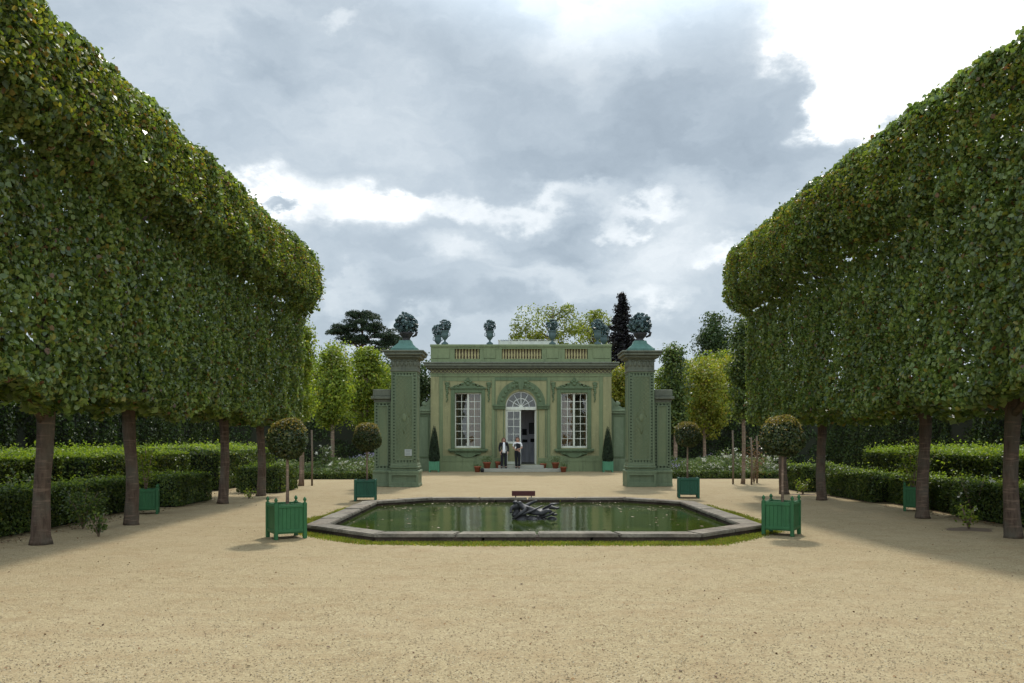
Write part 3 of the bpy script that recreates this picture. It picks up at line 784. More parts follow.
gt('garden_tree', 'leafy tree at the back between the pine and the left pillar', 395, 350, 62, 60, 'dark_leaf', 1.5, 'ell', 50, 160, .18, seed=9, r=1.0)
gt('young_tree', 'dark green column shaped tree right of the right pillar', 675, 344, 40, 30, 'hedge_leaf', 1.7, 'col', 50, 170, .13, seed=10, r=.5)
gt('young_tree', 'golden green tree right of the dark column tree', 704, 350, 43, 50, 'gold_leaf', 1.2, 'ell', 50, 170, .13, seed=11, r=.6)
gt('garden_tree', 'green tree at the back right of the right pillar', 694, 350, 58, 60, 'young_leaf', 1.5, 'ell', 55, 160, .17, seed=12, r=.9)
gt('young_tree', 'slim staked column tree beside the right lime row', 743, 314, 30.1, 31, 'hedge_leaf', 2.2, 'col', 56, 160, .10, tr=.065, seed=13, r=.36)
gt('garden_tree', 'tall dark tree rising beyond the right garden trees', 715, 302, 70, 42, 'dark_leaf', 2, 'ell', 70, 190, .2, seed=14, r=1.0)
gt('garden_tree', 'golden tree in the gap between pavilion and right pillar', 621, 356, 54, 34, 'gold_leaf', 1.2, 'ell', 44, 160, .16, seed=15, r=.7)
gt('garden_tree', 'yellow green tree behind the slim staked tree', 735, 345, 52, 60, 'gold_leaf', 1.5, 'ell', 55, 160, .17, seed=16, r=.9)
gt('garden_tree', 'green tree half hidden by the right lime row', 765, 340, 50, 60, 'young_leaf', 1.5, 'ell', 55, 150, .17, seed=17, r=.9)
gt('garden_tree', 'pale green tree filling the gap behind the left flower bed', 318, 362, 46, 44, 'young_leaf', 1.2, 'ell', 50, 170, .15, seed=22, r=.7)
gt('garden_tree', 'green hedge tree behind the domed tree and the pillar', 384, 356, 47, 44, 'young_leaf', 1.2, 'ell', 50, 170, .15, seed=23, r=.7)
gt('garden_tree', 'olive green tree between the dark column tree and the golden tree', 690, 358, 47, 50, 'gold_leaf', 1.2, 'ell', 60, 190, .15, seed=24, r=.7)
gt('garden_tree', 'golden leafy tree between golden tree and staked tree', 724, 352, 46, 50, 'gold_leaf', 1.2, 'ell', 50, 170, .15, seed=25, r=.7)
gt('garden_tree', 'leafy yellow green tree at the back between the right pillar and golden tree', 668, 362, 50, 40, 'young_leaf', 1.2, 'ell', 50, 170, .15, seed=26, r=.7)
gt('garden_tree', 'broad green tree rising behind the golden trees on the right', 712, 340, 62, 62, 'young_leaf', 1.2, 'ell', 60, 170, .17, seed=27, r=.9)
gt('garden_tree', 'broad green tree behind the left young trees and under the pine', 352, 356, 64, 84, 'young_leaf', 1.2, 'ell', 60, 190, .17, seed=28, r=1.0)
gt('airy_tree', 'tall airy yellow green tree rising behind the pavilion roof', 553, 297, 76, 92, 'airy_leaf', 5.5, 'ell', 64, 170, .20, tr=.2, seed=18, r=.95, barkm='bark')
gt('airy_tree', 'lower airy tree behind the roof beside the dark conifer', 594, 300, 80, 50, 'airy_leaf', 5.5, 'ell', 40, 170, .20, tr=.18, seed=19, r=.95, barkm='bark')
gt('airy_tree', 'small airy bush topped tree left of the airy tall tree', 525, 322, 78, 36, 'airy_leaf', 5.5, 'ell', 20, 170, .20, tr=.14, seed=21, r=.8, barkm='bark')

def conifer():
    d = 66; X = wx(622, d); H = wz(291, d); root = thing('conifer', 'dark purple brown conifer rising right of the pavilion roof', 'tree', (X, d, 0))
    Ps, Ns = [], []
    m = MB(); m.tube([(0, 0, 0), (0, 0, H * .6), (0, 0, H)], [.22, .14, .02], 8)
    n = 230
    for i in range(n):
        t = (i / n) ** .9; z = 2.0 + t * (H - 2.2); w = (1 - t) ** .85 * 3.3 + .08
        a = i * 2.4 + random.uniform(-.3, .3); ln = w * random.uniform(.65, 1.1)
        k = int(30 + 110 * ln / 1.8); u = rng.random(k)
        e = np.array([math.cos(a), math.sin(a)])
        p = np.stack([e[0] * u * ln, e[1] * u * ln, z - .35 * u * ln + .22 * u ** 2 * ln], 1) + rng.normal(0, .10, (k, 3)) * np.array([1, 1, .6])
        Ps.append(p); Ns.append(np.tile([e[0] * .3, e[1] * .3, 1.], (k, 1)))
        m.tube([(0, 0, z), (e[0] * ln * .9, e[1] * ln * .9, z - .2 * ln)], [.03, .01], 4)
    leaf_mesh('crown', [leaf_arrays(np.concatenate(Ps), np.concatenate(Ns), .26, .45, .9, .3)], 'plum_leaf', root)
    m.build('trunk', 'bark', root)
conifer()

def pine():
    d = 78; X = wx(362, d); root = thing('pine_tree', 'flat topped dark pine rising behind the left garden trees', 'tree', (X, d, 0))
    pads = [(362, 322, 22, 6), (345, 331, 15, 5), (378, 330, 18, 6), (390, 338, 14, 5), (352, 341, 14, 6), (372, 342, 20, 7), (360, 316, 10, 4), (338, 333, 8, 3), (396, 343, 12, 5), (384, 348, 18, 6)]
    Ps, Ns = [], []; m = MB()
    m.tube([(0, 0, 0), (.1, 0, 4), (-.1, 0, 8), (.1, 0, wz(320, d))], [.32, .27, .2, .05], 9, True, .05)
    for px, py, rx, rz in pads:
        cx, cz = wx(px, d) - X, wz(py, d); rx, rz = rx * d / F * 1.1, rz * d / F * 1.7
        for _ in range(15):
            c = np.array([cx + random.uniform(-.75, .75) * rx, random.uniform(-.7, .7) * rx, cz + random.uniform(-.3, .4) * rz])
            q = unit(rng.normal(size=(170, 3))); q[:, 2] = np.abs(q[:, 2]) * .9 - .15
            Ps.append(c + q * np.array([.6, .6, .42]) * rng.uniform(.6, 1.1, (170, 1))); Ns.append(q + np.array([0, 0, .4]))
        m.tube([(0, 0, cz - 1.6), (cx * .6, 0, cz - .5), (cx, 0, cz - .1)], [.09, .06, .03], 5)
    leaf_mesh('crown', [leaf_arrays(np.concatenate(Ps), np.concatenate(Ns), .19, .4, .8, .2)], 'pine_leaf', root)
    m.build('trunk', 'bark', root)
pine()

# far wood closing the horizon
P = np.stack([rng.uniform(-90, 90, 26000), rng.uniform(96, 104, 26000), np.zeros(26000)], 1)
hh = 6.2 + 1.2 * SN(.16, 301)(P) + .7 * SN(.5, 302)(P)
P[:, 2] = hh * rng.random(26000) ** .6
P = P[~((P[:, 0] > -14) & (P[:, 0] < 14) & (P[:, 2] > 7))]
leaf_mesh('far_wood', [leaf_arrays(P, np.tile([0., -1, .6], (len(P), 1)), .55, .8, .7, .2)], 'dark_leaf')['kind'] = 'stuff'

# ------------------------------------------------------------------ pavilion
D = 42.1
S = 19.65
def U(px): return (px - 521.3) / S
def Z(py): return EYE + (HOR - py) / S
def uarch(r, z0, n=20): return arc(0, z0, r, 0, 180, n)

def pavilion():
    root = thing('garden_pavilion', 'green and olive trellis pavilion with arched door and balustraded roof', 'pavilion', (AX, D, 0))
    HW = 4.59; DEP = 6.0; T = .32
    W0, W1 = -3.37, -2.03; WB, WT = 1.2, 4.0
    dz0 = .35; az = 3.30; ar = .79
    TOP = 5.2
    m = MB()      # olive walls
    for sg in (-1, 1):
        bx = lambda a, b, z0, z1, y0=0, y1=T: m.box(sg * a, sg * b, y0, y1, z0, z1)
        bx(HW, -W0, 0, TOP); bx(-W1, ar, 0, az)
        bx(-W0, -W1, 0, WB); bx(-W0, -W1, WT, TOP)
        bx(HW, HW - T, 0, TOP, T, DEP)
    m.box(-ar, ar, 0, T, 0, dz0)
    m.prism([(-W1 * 1, az), (-W1, TOP), (W1, TOP), (W1, az)] + [(-ar, az)] + arc(0, az, ar, 180, 0, 22)[1:-1] + [(ar, az)], 0, T)
    m.box(-HW, HW, DEP, DEP + T, 0, TOP)
    m.build('wall', 'olive', root)
    r = MB()
    # roof slab; opening below the roof light, plus an added one lighting the room
    x0, x1, y0, y1 = -1.1, 1.9, 1.6, 4.6
    r.box(-HW + .02, HW - .02, .3, y0, 5.60, 5.72); r.box(-HW + .02, HW - .02, y1, DEP + .3, 5.60, 5.72)
    r.box(-HW + .02, -3.7, y0, y1, 5.60, 5.72); r.box(x1, HW - .02, y0, y1, 5.60, 5.72)
    roof = r.build('roof', 'slate', root)
    k = MB()
    for xx in np.linspace(x0, x1, 7): k.box(xx - .03, xx + .03, y0 - .03, y1 + .03, 6.80, 6.86)
    for yy in (y0, y1): k.box(x0 - .04, x1 + .04, yy - .04, yy + .04, 5.70, 6.82)
    for xx in (x0, x1): k.box(xx - .04, xx + .04, y0 + .05, y1 - .05, 5.70, 6.82)
    k.box(-.55, .1, y0 - .09, y0 - .05, 6.62, 6.76)
    lt = k.build('roof_light', 'white', roof)
    k = MB(); k.box(x0 - .1, x1 + .1, y0 - .1, y1 + .1, 6.87, 6.90); k.build('roof_pane', 'roof_glass', roof)
    k = MB(); k.box(-3.72, x0 - .045, y0 - .02, y1 + .02, 5.725, 5.75); k.build('roof_pane', 'roof_glass', roof)  # unseen flat pane over the added opening, lets more light indoors
    inn = MB(); inn.box(-HW + T, HW - T, T, DEP, .30, .345); inn.build('floor', 'step', root)
    inn = MB(); inn.box(-HW + T + .01, HW - T - .01, 4.3, 4.5, .345, 5.2); inn.box(1.55, 1.65, T + .01, 4.29, .345, 5.2); inn.build('inner_wall', 'interior', root)

    # ---- dado, corner pilasters, bay frames in green, each a little proud of the wall
    m = MB()
    for a, b in ((-HW - .05, -.86), (.86, HW + .05)):
        m.box(a, b, -.06, -.002, 0.0, .50); m.box(a - .02 * (a < 0), b + .02 * (b > 1), -.075, -.002, .503, .56); m.box(a, b, -.05, -.002, .563, .68)
    m.box(-HW - .05, -HW - .002, 0, DEP, 0, .68); m.box(HW + .002, HW + .05, 0, DEP, 0, .68)
    m.build('plinth', 'green', root)
    for sg in (-1, 1):
        m = MB(); m.box(sg * 4.60, sg * 4.17, -.05, -.002, .685, 4.82, .008); m.build('pilaster', 'olive', root)
    for sg in (-1, 1):
        m = MB()
        m.box(sg * 4.165, sg * 4.12, -.035, -.002, .685, 4.82)
        # bay panel frame
        m.box(sg * 4.118, sg * 3.97, -.022, -.002, .685, 4.80); m.box(sg * 1.49, sg * 1.345, -.04, -.002, .685, 4.80)
        m.box(sg * 3.968, sg * 1.492, -.022, -.002, 4.60, 4.80); m.box(sg * 3.968, sg * 1.492, -.022, -.002, .685, .80)
        m.build('bay_frame', 'green', root)
    m = MB()
    m.box(-1.343, 1.343, -.03, -.002, 4.62, 4.80)
    for sg in (-1, 1):
        m.box(sg * 1.342, sg * 1.30, -.018, -.002, .69, 4.615)
        m.box(sg * 1.41, sg * .80, -.13, -.002, 3.23, 3.30, .01); m.box(sg * 1.44, sg * .79, -.16, -.002, 3.303, 3.40, .012); m.box(sg * 1.40, sg * .81, -.10, -.002, 3.16, 3.227, .008)
        m.box(sg * 1.26, sg * 1.22, -.02, -.002, .72, 3.155); m.box(sg * .90, sg * .86, -.02, -.002, .72, 3.155)
    m.build('impost', 'trim', root)
    m = MB()   # archivolt in three stepped rings and a keystone
    for r0, r1, pr in ((.80, .90, .05), (.905, 1.10, .09), (1.105, 1.23, .06)):
        m.prism(arc(0, 3.41, r1, 0, 180, 30) + arc(0, 3.41, r0, 180, 0, 30), -pr, -.002)
    m.prism([(-.09, 4.15), (.09, 4.15), (.17, 4.70), (-.17, 4.70)], -.14, -.095)
    for i in range(13):
        a = R(12 + i * 13); m.ball((1.0 * math.cos(a), -.09, 3.41 + 1.0 * math.sin(a)), (.075, .05, .075), 8, 5)
    for sg in (-1, 1): m.ball((sg * .2, -.1, 4.58), (.16, .05, .09)); m.ball((sg * .34, -.08, 4.5), (.1, .04, .06))
    m.build('archivolt', 'trim', root)

    # ---- entablature
    m = MB(); m.box(-HW - .03, HW + .03, -.055, -.002, 4.825, 4.95); m.box(-HW - .05, HW + .05, -.075, -.002, 4.953, 4.99); m.build('architrave', 'green', root)
    m = MB(); m.box(-HW - .02, HW + .02, -.035, -.002, 4.993, 5.19); m.build('frieze', 'frieze_back', root)
    m = MB(); n = 44; w = 2 * HW / n
    for i in range(n):
        c = -HW + (i + .5) * w
        for sg in (-1, 1):
            q = [(c - sg * w / 2 - .02, 4.995), (c - sg * w / 2 + .02, 4.995), (c + sg * w / 2 + .02, 5.19), (c + sg * w / 2 - .02, 5.19)]
            m.prism(q, -.062 if sg < 0 else -.055, -.036)
    m.build('lattice', 'olive', root)
    m = MB()
    m.box(-HW - .06, HW + .06, -.10, DEP + .4, 5.193, 5.25)
    for i in range(60):
        c = -HW - .02 + (i + .5) * (2 * HW + .04) / 60; m.box(c - .04, c + .04, -.17, -.101, 5.20, 5.25)
    m.box(-HW - .22, HW + .22, -.26, DEP + .5, 5.252, 5.34, .012); m.box(-HW - .33, HW + .33, -.36, DEP + .6, 5.343, 5.46, .02); m.box(-HW - .38, HW + .38, -.41, DEP + .65, 5.463, 5.545, .015)
    m.build('cornice', 'cornice', root)

    # ---- balustrade
    m = MB()
    segs = [(U(455), U(480)), (U(502), U(542)), (U(565), U(588))]
    solid = [(-HW, segs[0][0]), (segs[0][1], segs[1][0]), (segs[1][1], segs[2][0]), (segs[2][1], HW)]
    m.box(-HW, HW, -.08, .24, 5.55, 5.72, .01); m.box(-HW - .03, HW + .03, -.12, .28, 6.33, 6.46, .015); m.box(-HW, HW, -.07, .22, 6.235, 6.327)
    for a, b in solid: m.box(a, b, -.05, .20, 5.722, 6.233)
    for sg in (-1, 1):
        m.box(sg * HW, sg * (HW - .32), .29, DEP, 5.55, 6.45)
    for px, pw in ((441, .44), (490, .30), (552.7, .30), (602, .44)):
        m.box(U(px) - pw, U(px) + pw, -.085, -.052, 5.75, 6.23, .006)
    bal = m.build('balustrade', 'green', root)
    for (a, b), n in zip(segs, (8, 14, 8)):
        for i in range(n):
            c = a + (i + .5) * (b - a) / n
            m = MB(); m.lathe(c, .06, [(.05, 5.722), (.05, 5.77), (.03, 5.80), (.062, 5.92), (.035, 6.08), (.03, 6.16), (.05, 6.19), (.05, 6.234)], 8)
            m.build('baluster', 'tan', bal)
    for a, b in segs:
        m = MB(); m.box(a, b, .13, .19, 5.723, 6.232); m.build('back_panel', 'back_panel', bal)

    # ---- windows
    for sg in (-1, 1):
        cx = sg * 2.70; hw = (W1 - W0) / 2
        fr = MB()
        for s2 in (-1, 1):
            fr.box(cx + s2 * hw, cx + s2 * (hw + .20), -.07, -.002, 1.16, 4.20, .012); fr.box(cx + s2 * (hw + .02), cx + s2 * (hw + .08), -.10, -.0705, 1.2, 4.0, .006)
        fr.box(cx - hw, cx + hw, -.07, -.002, WT, 4.2, .012)
        fr.box(cx - hw - .26, cx + hw + .26, -.14, -.002, 4.203, 4.27, .01)
        win = fr.build('window', 'trim', root)
        s_ = MB(); s_.box(cx - 1.0, cx + 1.0, -.20, -.002, 1.04, 1.155, .015); s_.box(cx - .93, cx + .93, -.13, -.002, .97, 1.037, .01); s_.build('sill', 'trim', win)
        s_ = MB()   # scrolled apron below the sill
        pts = [(cx - .72, .968), (cx - .62, .86), (cx - .40, .84), (cx - .22, .74), (cx, .70), (cx + .22, .74), (cx + .40, .84), (cx + .62, .86), (cx + .72, .968)]
        s_.prism(pts, -.085, -.052)
        for q in (-.5, .5): s_.ball((cx + q, -.085, .90), (.11, .03, .05), 8, 5)
        s_.build('apron', 'trim', win)
        s_ = MB()   # carved pediment
        out = [(cx - .86, 4.275)] + arc(cx, 3.55, 1.0, 128, 52, 12) + [(cx + .86, 4.275)]
        out = [(cx + .86, 4.275), (cx + .70, 4.36)] + arc(cx, 4.10, .46, 35, 145, 10) + [(cx - .70, 4.36), (cx - .86, 4.275)]
        s_.prism(out, -.09, -.04)
        for q, zq, rr in ((0, 4.62, .10), (-.12, 4.55, .09), (.12, 4.55, .09), (0, 4.45, .12), (-.3, 4.44, .08), (.3, 4.44, .08), (-.5, 4.36, .07), (.5, 4.36, .07), (-.68, 4.33, .06), (.68, 4.33, .06), (0, 4.72, .06)):
            s_.ball((cx + q, -.10, zq), (rr, .05, rr * .8), 8, 5)
        s_.build('pediment', 'trim', win)
        for s2 in (-1, 1):   # leaf drops either side
            s_ = MB()
            for i in range(9):
                w = .10 * (1 - i / 11) * (1.25 if i in (0, 1) else 1); s_.ball((cx + s2 * 1.06 + .02 * math.sin(i * 2.1), -.035, 4.42 - i * .105), (w, .035, .07), 8, 5)
            s_.ball((cx + s2 * 1.06, -.03, 4.50), (.14, .04, .05), 8, 5)
            s_.build('garland', 'trim', win)
        fm = MB(); y0 = .10
        for s2 in (-1, 1): fm.box(cx + s2 * hw, cx + s2 * (hw - .055), y0, y0 + .07, WB, WT, .006)
        fm.box(cx - hw + .056, cx + hw - .056, y0, y0 + .07, WB, WB + .09, .006); fm.box(cx - hw + .056, cx + hw - .056, y0, y0 + .07, WT - .06, WT, .006)
        fm.box(cx - .05, cx + .05, y0 - .015, y0 + .075, WB + .091, WT - .061, .006)
        for s2 in (-1, 1):
            fm.box(cx + s2 * .33 - .014, cx + s2 * .33 + .014, y0 + .01, y0 + .05, WB + .091, WT - .061)
            for i in range(1, 7):
                zz = WB + .09 + i * (WT - WB - .15) / 7; a, b = (cx + s2 * .051, cx + s2 * (hw - .056))
                fm.box(a, b, y0 + .012, y0 + .048, zz - .014, zz + .014)
        fm.build('frame', 'white', win)
        gm = MB(); gm.box(cx - hw + .05, cx + hw - .05, y0 + .028, y0 + .034, WB + .05, WT - .05); gm.build('pane', 'glass', win)
        def curtain(a, b):   # drawn curtain
            cm = MB()
            n = 26; vs = []; fs = []
            for i in range(n + 1):
                x = a + (b - a) * i / n; yy = .55 + .045 * math.sin(i * 1.9)
                vs += [(x, yy, .40), (x, yy, 4.3)]
            for i in range(n): fs.append((2 * i, 2 * i + 2, 2 * i + 3, 2 * i + 1))
            cm.add(vs, fs); cm.build('curtain', 'curtain', win)
        if sg < 0: curtain(cx - .1, cx + .75); curtain(cx - .8, cx - .55)
        else: curtain(cx - .8, cx - .05); curtain(cx + .55, cx + .8)

    # ---- door with fanlight
    y0 = .10
    dm = MB()
    for s2 in (-1, 1): dm.box(s2 * .79, s2 * .745, y0, y0 + .08, dz0, 3.13)
    dm.box(-.79, .79, y0 - .03, y0 + .09, 3.13, 3.29, .01)
    door = dm.build('door', 'white', root)
    lf = MB()
    lf.box(-.744, -.68, y0 + .01, y0 + .06, .36, 3.125); lf.box(-.075, -.005, y0 + .01, y0 + .06, .36, 3.125)
    lf.box(-.679, -.076, y0 + .01, y0 + .06, 3.05, 3.125); lf.box(-.679, -.076, y0 + .01, y0 + .06, .36, .50); lf.box(-.679, -.076, y0 + .01, y0 + .06, 1.42, 1.52)
    lf.box(-.39, -.365, y0 + .015, y0 + .055, 1.521, 3.049)
    for i in range(1, 4):
        zz = 1.52 + i * 1.53 / 4
        lf.box(-.679, -.391, y0 + .02, y0 + .05, zz - .013, zz + .013); lf.box(-.364, -.076, y0 + .02, y0 + .05, zz - .013, zz + .013)
    leaf = lf.build('door_leaf', 'white', door)
    lf = MB(); lf.box(-.68, -.075, y0 + .025, y0 + .05, .50, 1.42); lf.build('lower_panel', 'olive', leaf)
    lf = MB(); lf.box(-.68, -.075, y0 + .033, y0 + .039, 1.52, 3.05); lf.build('pane', 'glass', leaf)
    lf = MB()   # the other leaf stands open inwards
    lf.box(.70, .745, y0 + .10, y0 + .78, .36, .48); lf.box(.70, .745, y0 + .10, y0 + .78, 3.05, 3.125)
    for yy in (y0 + .10, y0 + .70): lf.box(.70, .745, yy, yy + .08, .481, 3.049)
    for i in range(1, 5): lf.box(.71, .735, y0 + .181, y0 + .699, .48 + i * .51 - .013, .48 + i * .51 + .013)
    lf.build('door_leaf', 'white', door)
    fm = MB(); fz = 3.292
    fm.prism(arc(0, fz, .787, 0, 180, 28) + arc(0, fz, .735, 180, 0, 28), y0, y0 + .07)
    fm.prism(arc(0, fz, .44, 0, 180, 24) + arc(0, fz, .405, 180, 0, 24), y0 + .01, y0 + .05)
    fm.prism(arc(0, fz, .10, 0, 180, 10), y0 + .01, y0 + .055)
    for a in (30, 60, 90, 120, 150):
        c, s_ = math.cos(R(a)), math.sin(R(a)); w = .013 if a != 90 else .02
        for r0, r1 in ((.098, .406), (.438, .737)):
            fm.prism([(c * r0 + s_ * w, fz + s_ * r0 - c * w), (c * r1 + s_ * w, fz + s_ * r1 - c * w), (c * r1 - s_ * w, fz + s_ * r1 + c * w), (c * r0 - s_ * w, fz + s_ * r0 + c * w)], y0 + .014, y0 + .046)
    fan = fm.build('fanlight', 'white', door)
    fm = MB(); fm.prism(arc(0, fz, .76, 0, 180, 28), y0 + .027, y0 + .033); fm.build('pane', 'glass', fan)

    m = MB(); m.box(-1.15, 1.15, -.45, -.08, .175, .34, .012); m.box(-1.98, 1.98, -.85, -.08, 0, .172, .014); m.build('step', 'step', root)
    return root
pavilion()

for (u, z, w, h, lb) in ((.24, 2.05, .26, .34, 'small dark framed picture seen inside the open door at left'), (.66, 2.25, .34, .62, 'larger dark framed picture seen inside the open door at right'),
                         (.26, 1.55, .3, .16, 'small low dark picture inside the open door, left'), (.68, 1.58, .22, .2, 'small low dark picture inside the open door, right')):
    t = thing('picture', lb, 'picture', (AX + u, D + 4.28, z), 0, 'pictures inside the pavilion')
    m = MB(); m.box(-w / 2, w / 2, -.03, 0, -h / 2, h / 2, .008); m.build('picture_frame', 'black', t)
    m = MB(); m.box(-w / 2 + .03, w / 2 - .03, -.034, -.031, -h / 2 + .03, h / 2 - .03); m.build('canvas', 'slate' if w > .3 else 'black', t)

# trellis screens either side of the pavilion
def screen(sg, label):
    root = thing('trellis_screen', label, 'screen', (AX + sg * 4.62, D + .35, 0))
    m = MB(); m.box(0, sg * 1.95, 0, .16, 0, .62, .01); m.box(sg * .02, sg * 1.93, .02, .14, .623, 2.95); m.build('screen_panel', 'pillar', root)
    m = MB(); m.box(0, sg * 1.98, -.10, .24, 2.953, 3.06, .012); m.box(0, sg * 2.02, -.15, .29, 3.063, 3.17, .012); m.build('coping', 'pillar', root)
    m = MB(); z0 = 3.172
    pts = [(0.0, z0), (.72, z0), (.72, z0 + .10)] + [(.72 - .70 * t, z0 + .10 + .55 * t ** 2) for t in np.linspace(.1, 1, 8)] + [(0, z0 + .66)]
    m.prism([(sg * x, z) for x, z in pts], .0, .14)
    m.ball((sg * .30, .07, z0 + .26), (.2, .1, .17)); m.build('scroll', 'pillar', root)
    m = MB()
    for a, b in ((.10, .16), (.66, .72), (.80, .86), (1.7, 1.76)): m.box(sg * a, sg * b, -.02, .018, .70, 2.88)
    for z in (.70, 2.82):
        m.box(sg * .161, sg * .659, -.02, .018, z, z + .06); m.box(sg * .861, sg * 1.699, -.02, .018, z, z + .06)
    m.build('moulding', 'trim', root)
screen(-1, 'green trellis screen wall left of the pavilion behind the clipped cone')
screen(1, 'green trellis screen wall right of the pavilion behind the clipped cone')

# flower urns on the roof
def posy(cx, cy, cz, r, n, L, seed):
    g2 = np.random.default_rng(seed); q = unit(g2.normal(size=(n, 3))); rr = g2.uniform(.45, 1.0, (n, 1)) ** .6
    P = q * rr * np.array([r * 1.05, r, r * .95]) + np.array([cx, cy, cz]); return leaf_arrays(P, q, L, .9, .7, 0, True, .2)
def flower_urn(X, Y, z, label, scale=1.0, seed=1):
    root = thing('flower_urn', label, 'urn', (X, Y, z), 0, 'lead urns of flowers on the pavilion roof')
    m = MB(); s = scale
    m.box(-.16 * s, .16 * s, -.16 * s, .16 * s, 0, .07 * s, .01)
    m.lathe(0, 0, [(r * s, h * s) for r, h in ((.13, .07), (.13, .10), (.05, .15), (.045, .22), (.10, .27), (.17, .38), (.185, .50), (.165, .58), (.19, .62), (.21, .66), (.20, .68))], 14)
    for sg in (-1, 1): m.tube([(sg * .17 * s, 0, .40 * s), (sg * .25 * s, 0, .45 * s), (sg * .24 * s, 0, .58 * s), (sg * .18 * s, 0, .60 * s)], [.02 * s] * 4, 6)
    m.build('urn_body', 'lead', root)
    leaf_mesh('flowers', [posy(0, 0, .90 * s, .30 * s, 230, .10 * s, seed)], 'lead_leaf', root)
    m = MB()
    g2 = random.Random(seed)
    for k in range(16):
        a, e = g2.uniform(0, 6.28), g2.uniform(.2, 1.5); v = Vector((math.cos(a) * math.cos(e), math.sin(a) * math.cos(e), math.sin(e)))
        p = v * .31 * s + Vector((0, 0, .90 * s)); m.tube([(0, 0, .68 * s), tuple(p)], [.008, .008], 4); m.ball(tuple(p), .05 * s, 7, 4)
    m.build('blooms', 'lead', root)
RZ = 6.462
flower_urn(AX + U(445), D + .08, RZ, 'lead flower urn on the roof second from the left, beside its twin', 1.04, 1)
flower_urn(AX - 4.40, D + 1.9, RZ - .01, 'leftmost lead flower urn set further back on the roof corner', 1.04, 2)
flower_urn(AX + U(490), D + .08, RZ, 'lone lead flower urn left of the roof light against the sky', 1.02, 3)
flower_urn(AX + U(552.7), D + .08, RZ, 'lead flower urn on the roof in front of the airy tree', 1.05, 4)
flower_urn(AX + U(598), D + .08, RZ, 'lead flower urn on the roof left of the dark conifer', 1.05, 5)
flower_urn(AX + 4.42, D + 1.9, RZ - .01, 'rightmost lead flower urn on the roof before the dark conifer', 1.04, 6)

# ------------------------------------------------------------------ gate pillars
def pierced_face(frame, studs, x0, x1, z0, z1, y, sgn=-1, b=.045, gap=.075, axis='y', st=.034):
    """raised border with a row of pierced squares between two strips; axis y = front face, x = side face"""
    def put(mb, a0, a1, c0, c1, p0, p1):
        lo, hi = sorted((y + sgn * p0, y + sgn * p1))
        if axis == 'y': mb.box(a0, a1, lo, hi, c0, c1)
        else: mb.box(lo, hi, a0, a1, c0, c1)
    o = b + gap + b
    put(frame, x0, x0 + b, z0, z1, .0, .05); put(frame, x1 - b, x1, z0, z1, .0, .05)
    put(frame, x0 + b, x1 - b, z0, z0 + b, .0, .05); put(frame, x0 + b, x1 - b, z1 - b, z1, .0, .05)
    xi0, xi1, zi0, zi1 = x0 + b + gap, x1 - b - gap, z0 + b + gap, z1 - b - gap
    put(frame, xi0, xi0 + b, zi0, zi1, .0, .05); put(frame, xi1 - b, xi1, zi0, zi1, .0, .05)
    put(frame, xi0 + b, xi1 - b, zi0, zi0 + b, .0, .05); put(frame, xi0 + b, xi1 - b, zi1 - b, zi1, .0, .05)
    n = int((z1 - z0 - 2 * b) / .105)
    for i in range(n):
        c = z0 + b + (i + .5) * (z1 - z0 - 2 * b) / n
        put(studs, x0 + b, x0 + b + gap, c - st, c + st, .0, .035); put(studs, x1 - b - gap, x1 - b, c - st, c + st, .0, .035)
    n = max(2, int((xi1 - xi0) / .105))
    for i in range(n):
        c = xi0 + (i + .5) * (xi1 - xi0) / n
        put(studs, c - st, c + st, z0 + b, z0 + b + gap, .0, .035); put(studs, c - st, c + st, z1 - b - gap, z1 - b, .0, .035)
    return xi0 + b, xi1 - b, zi0 + b, zi1 - b

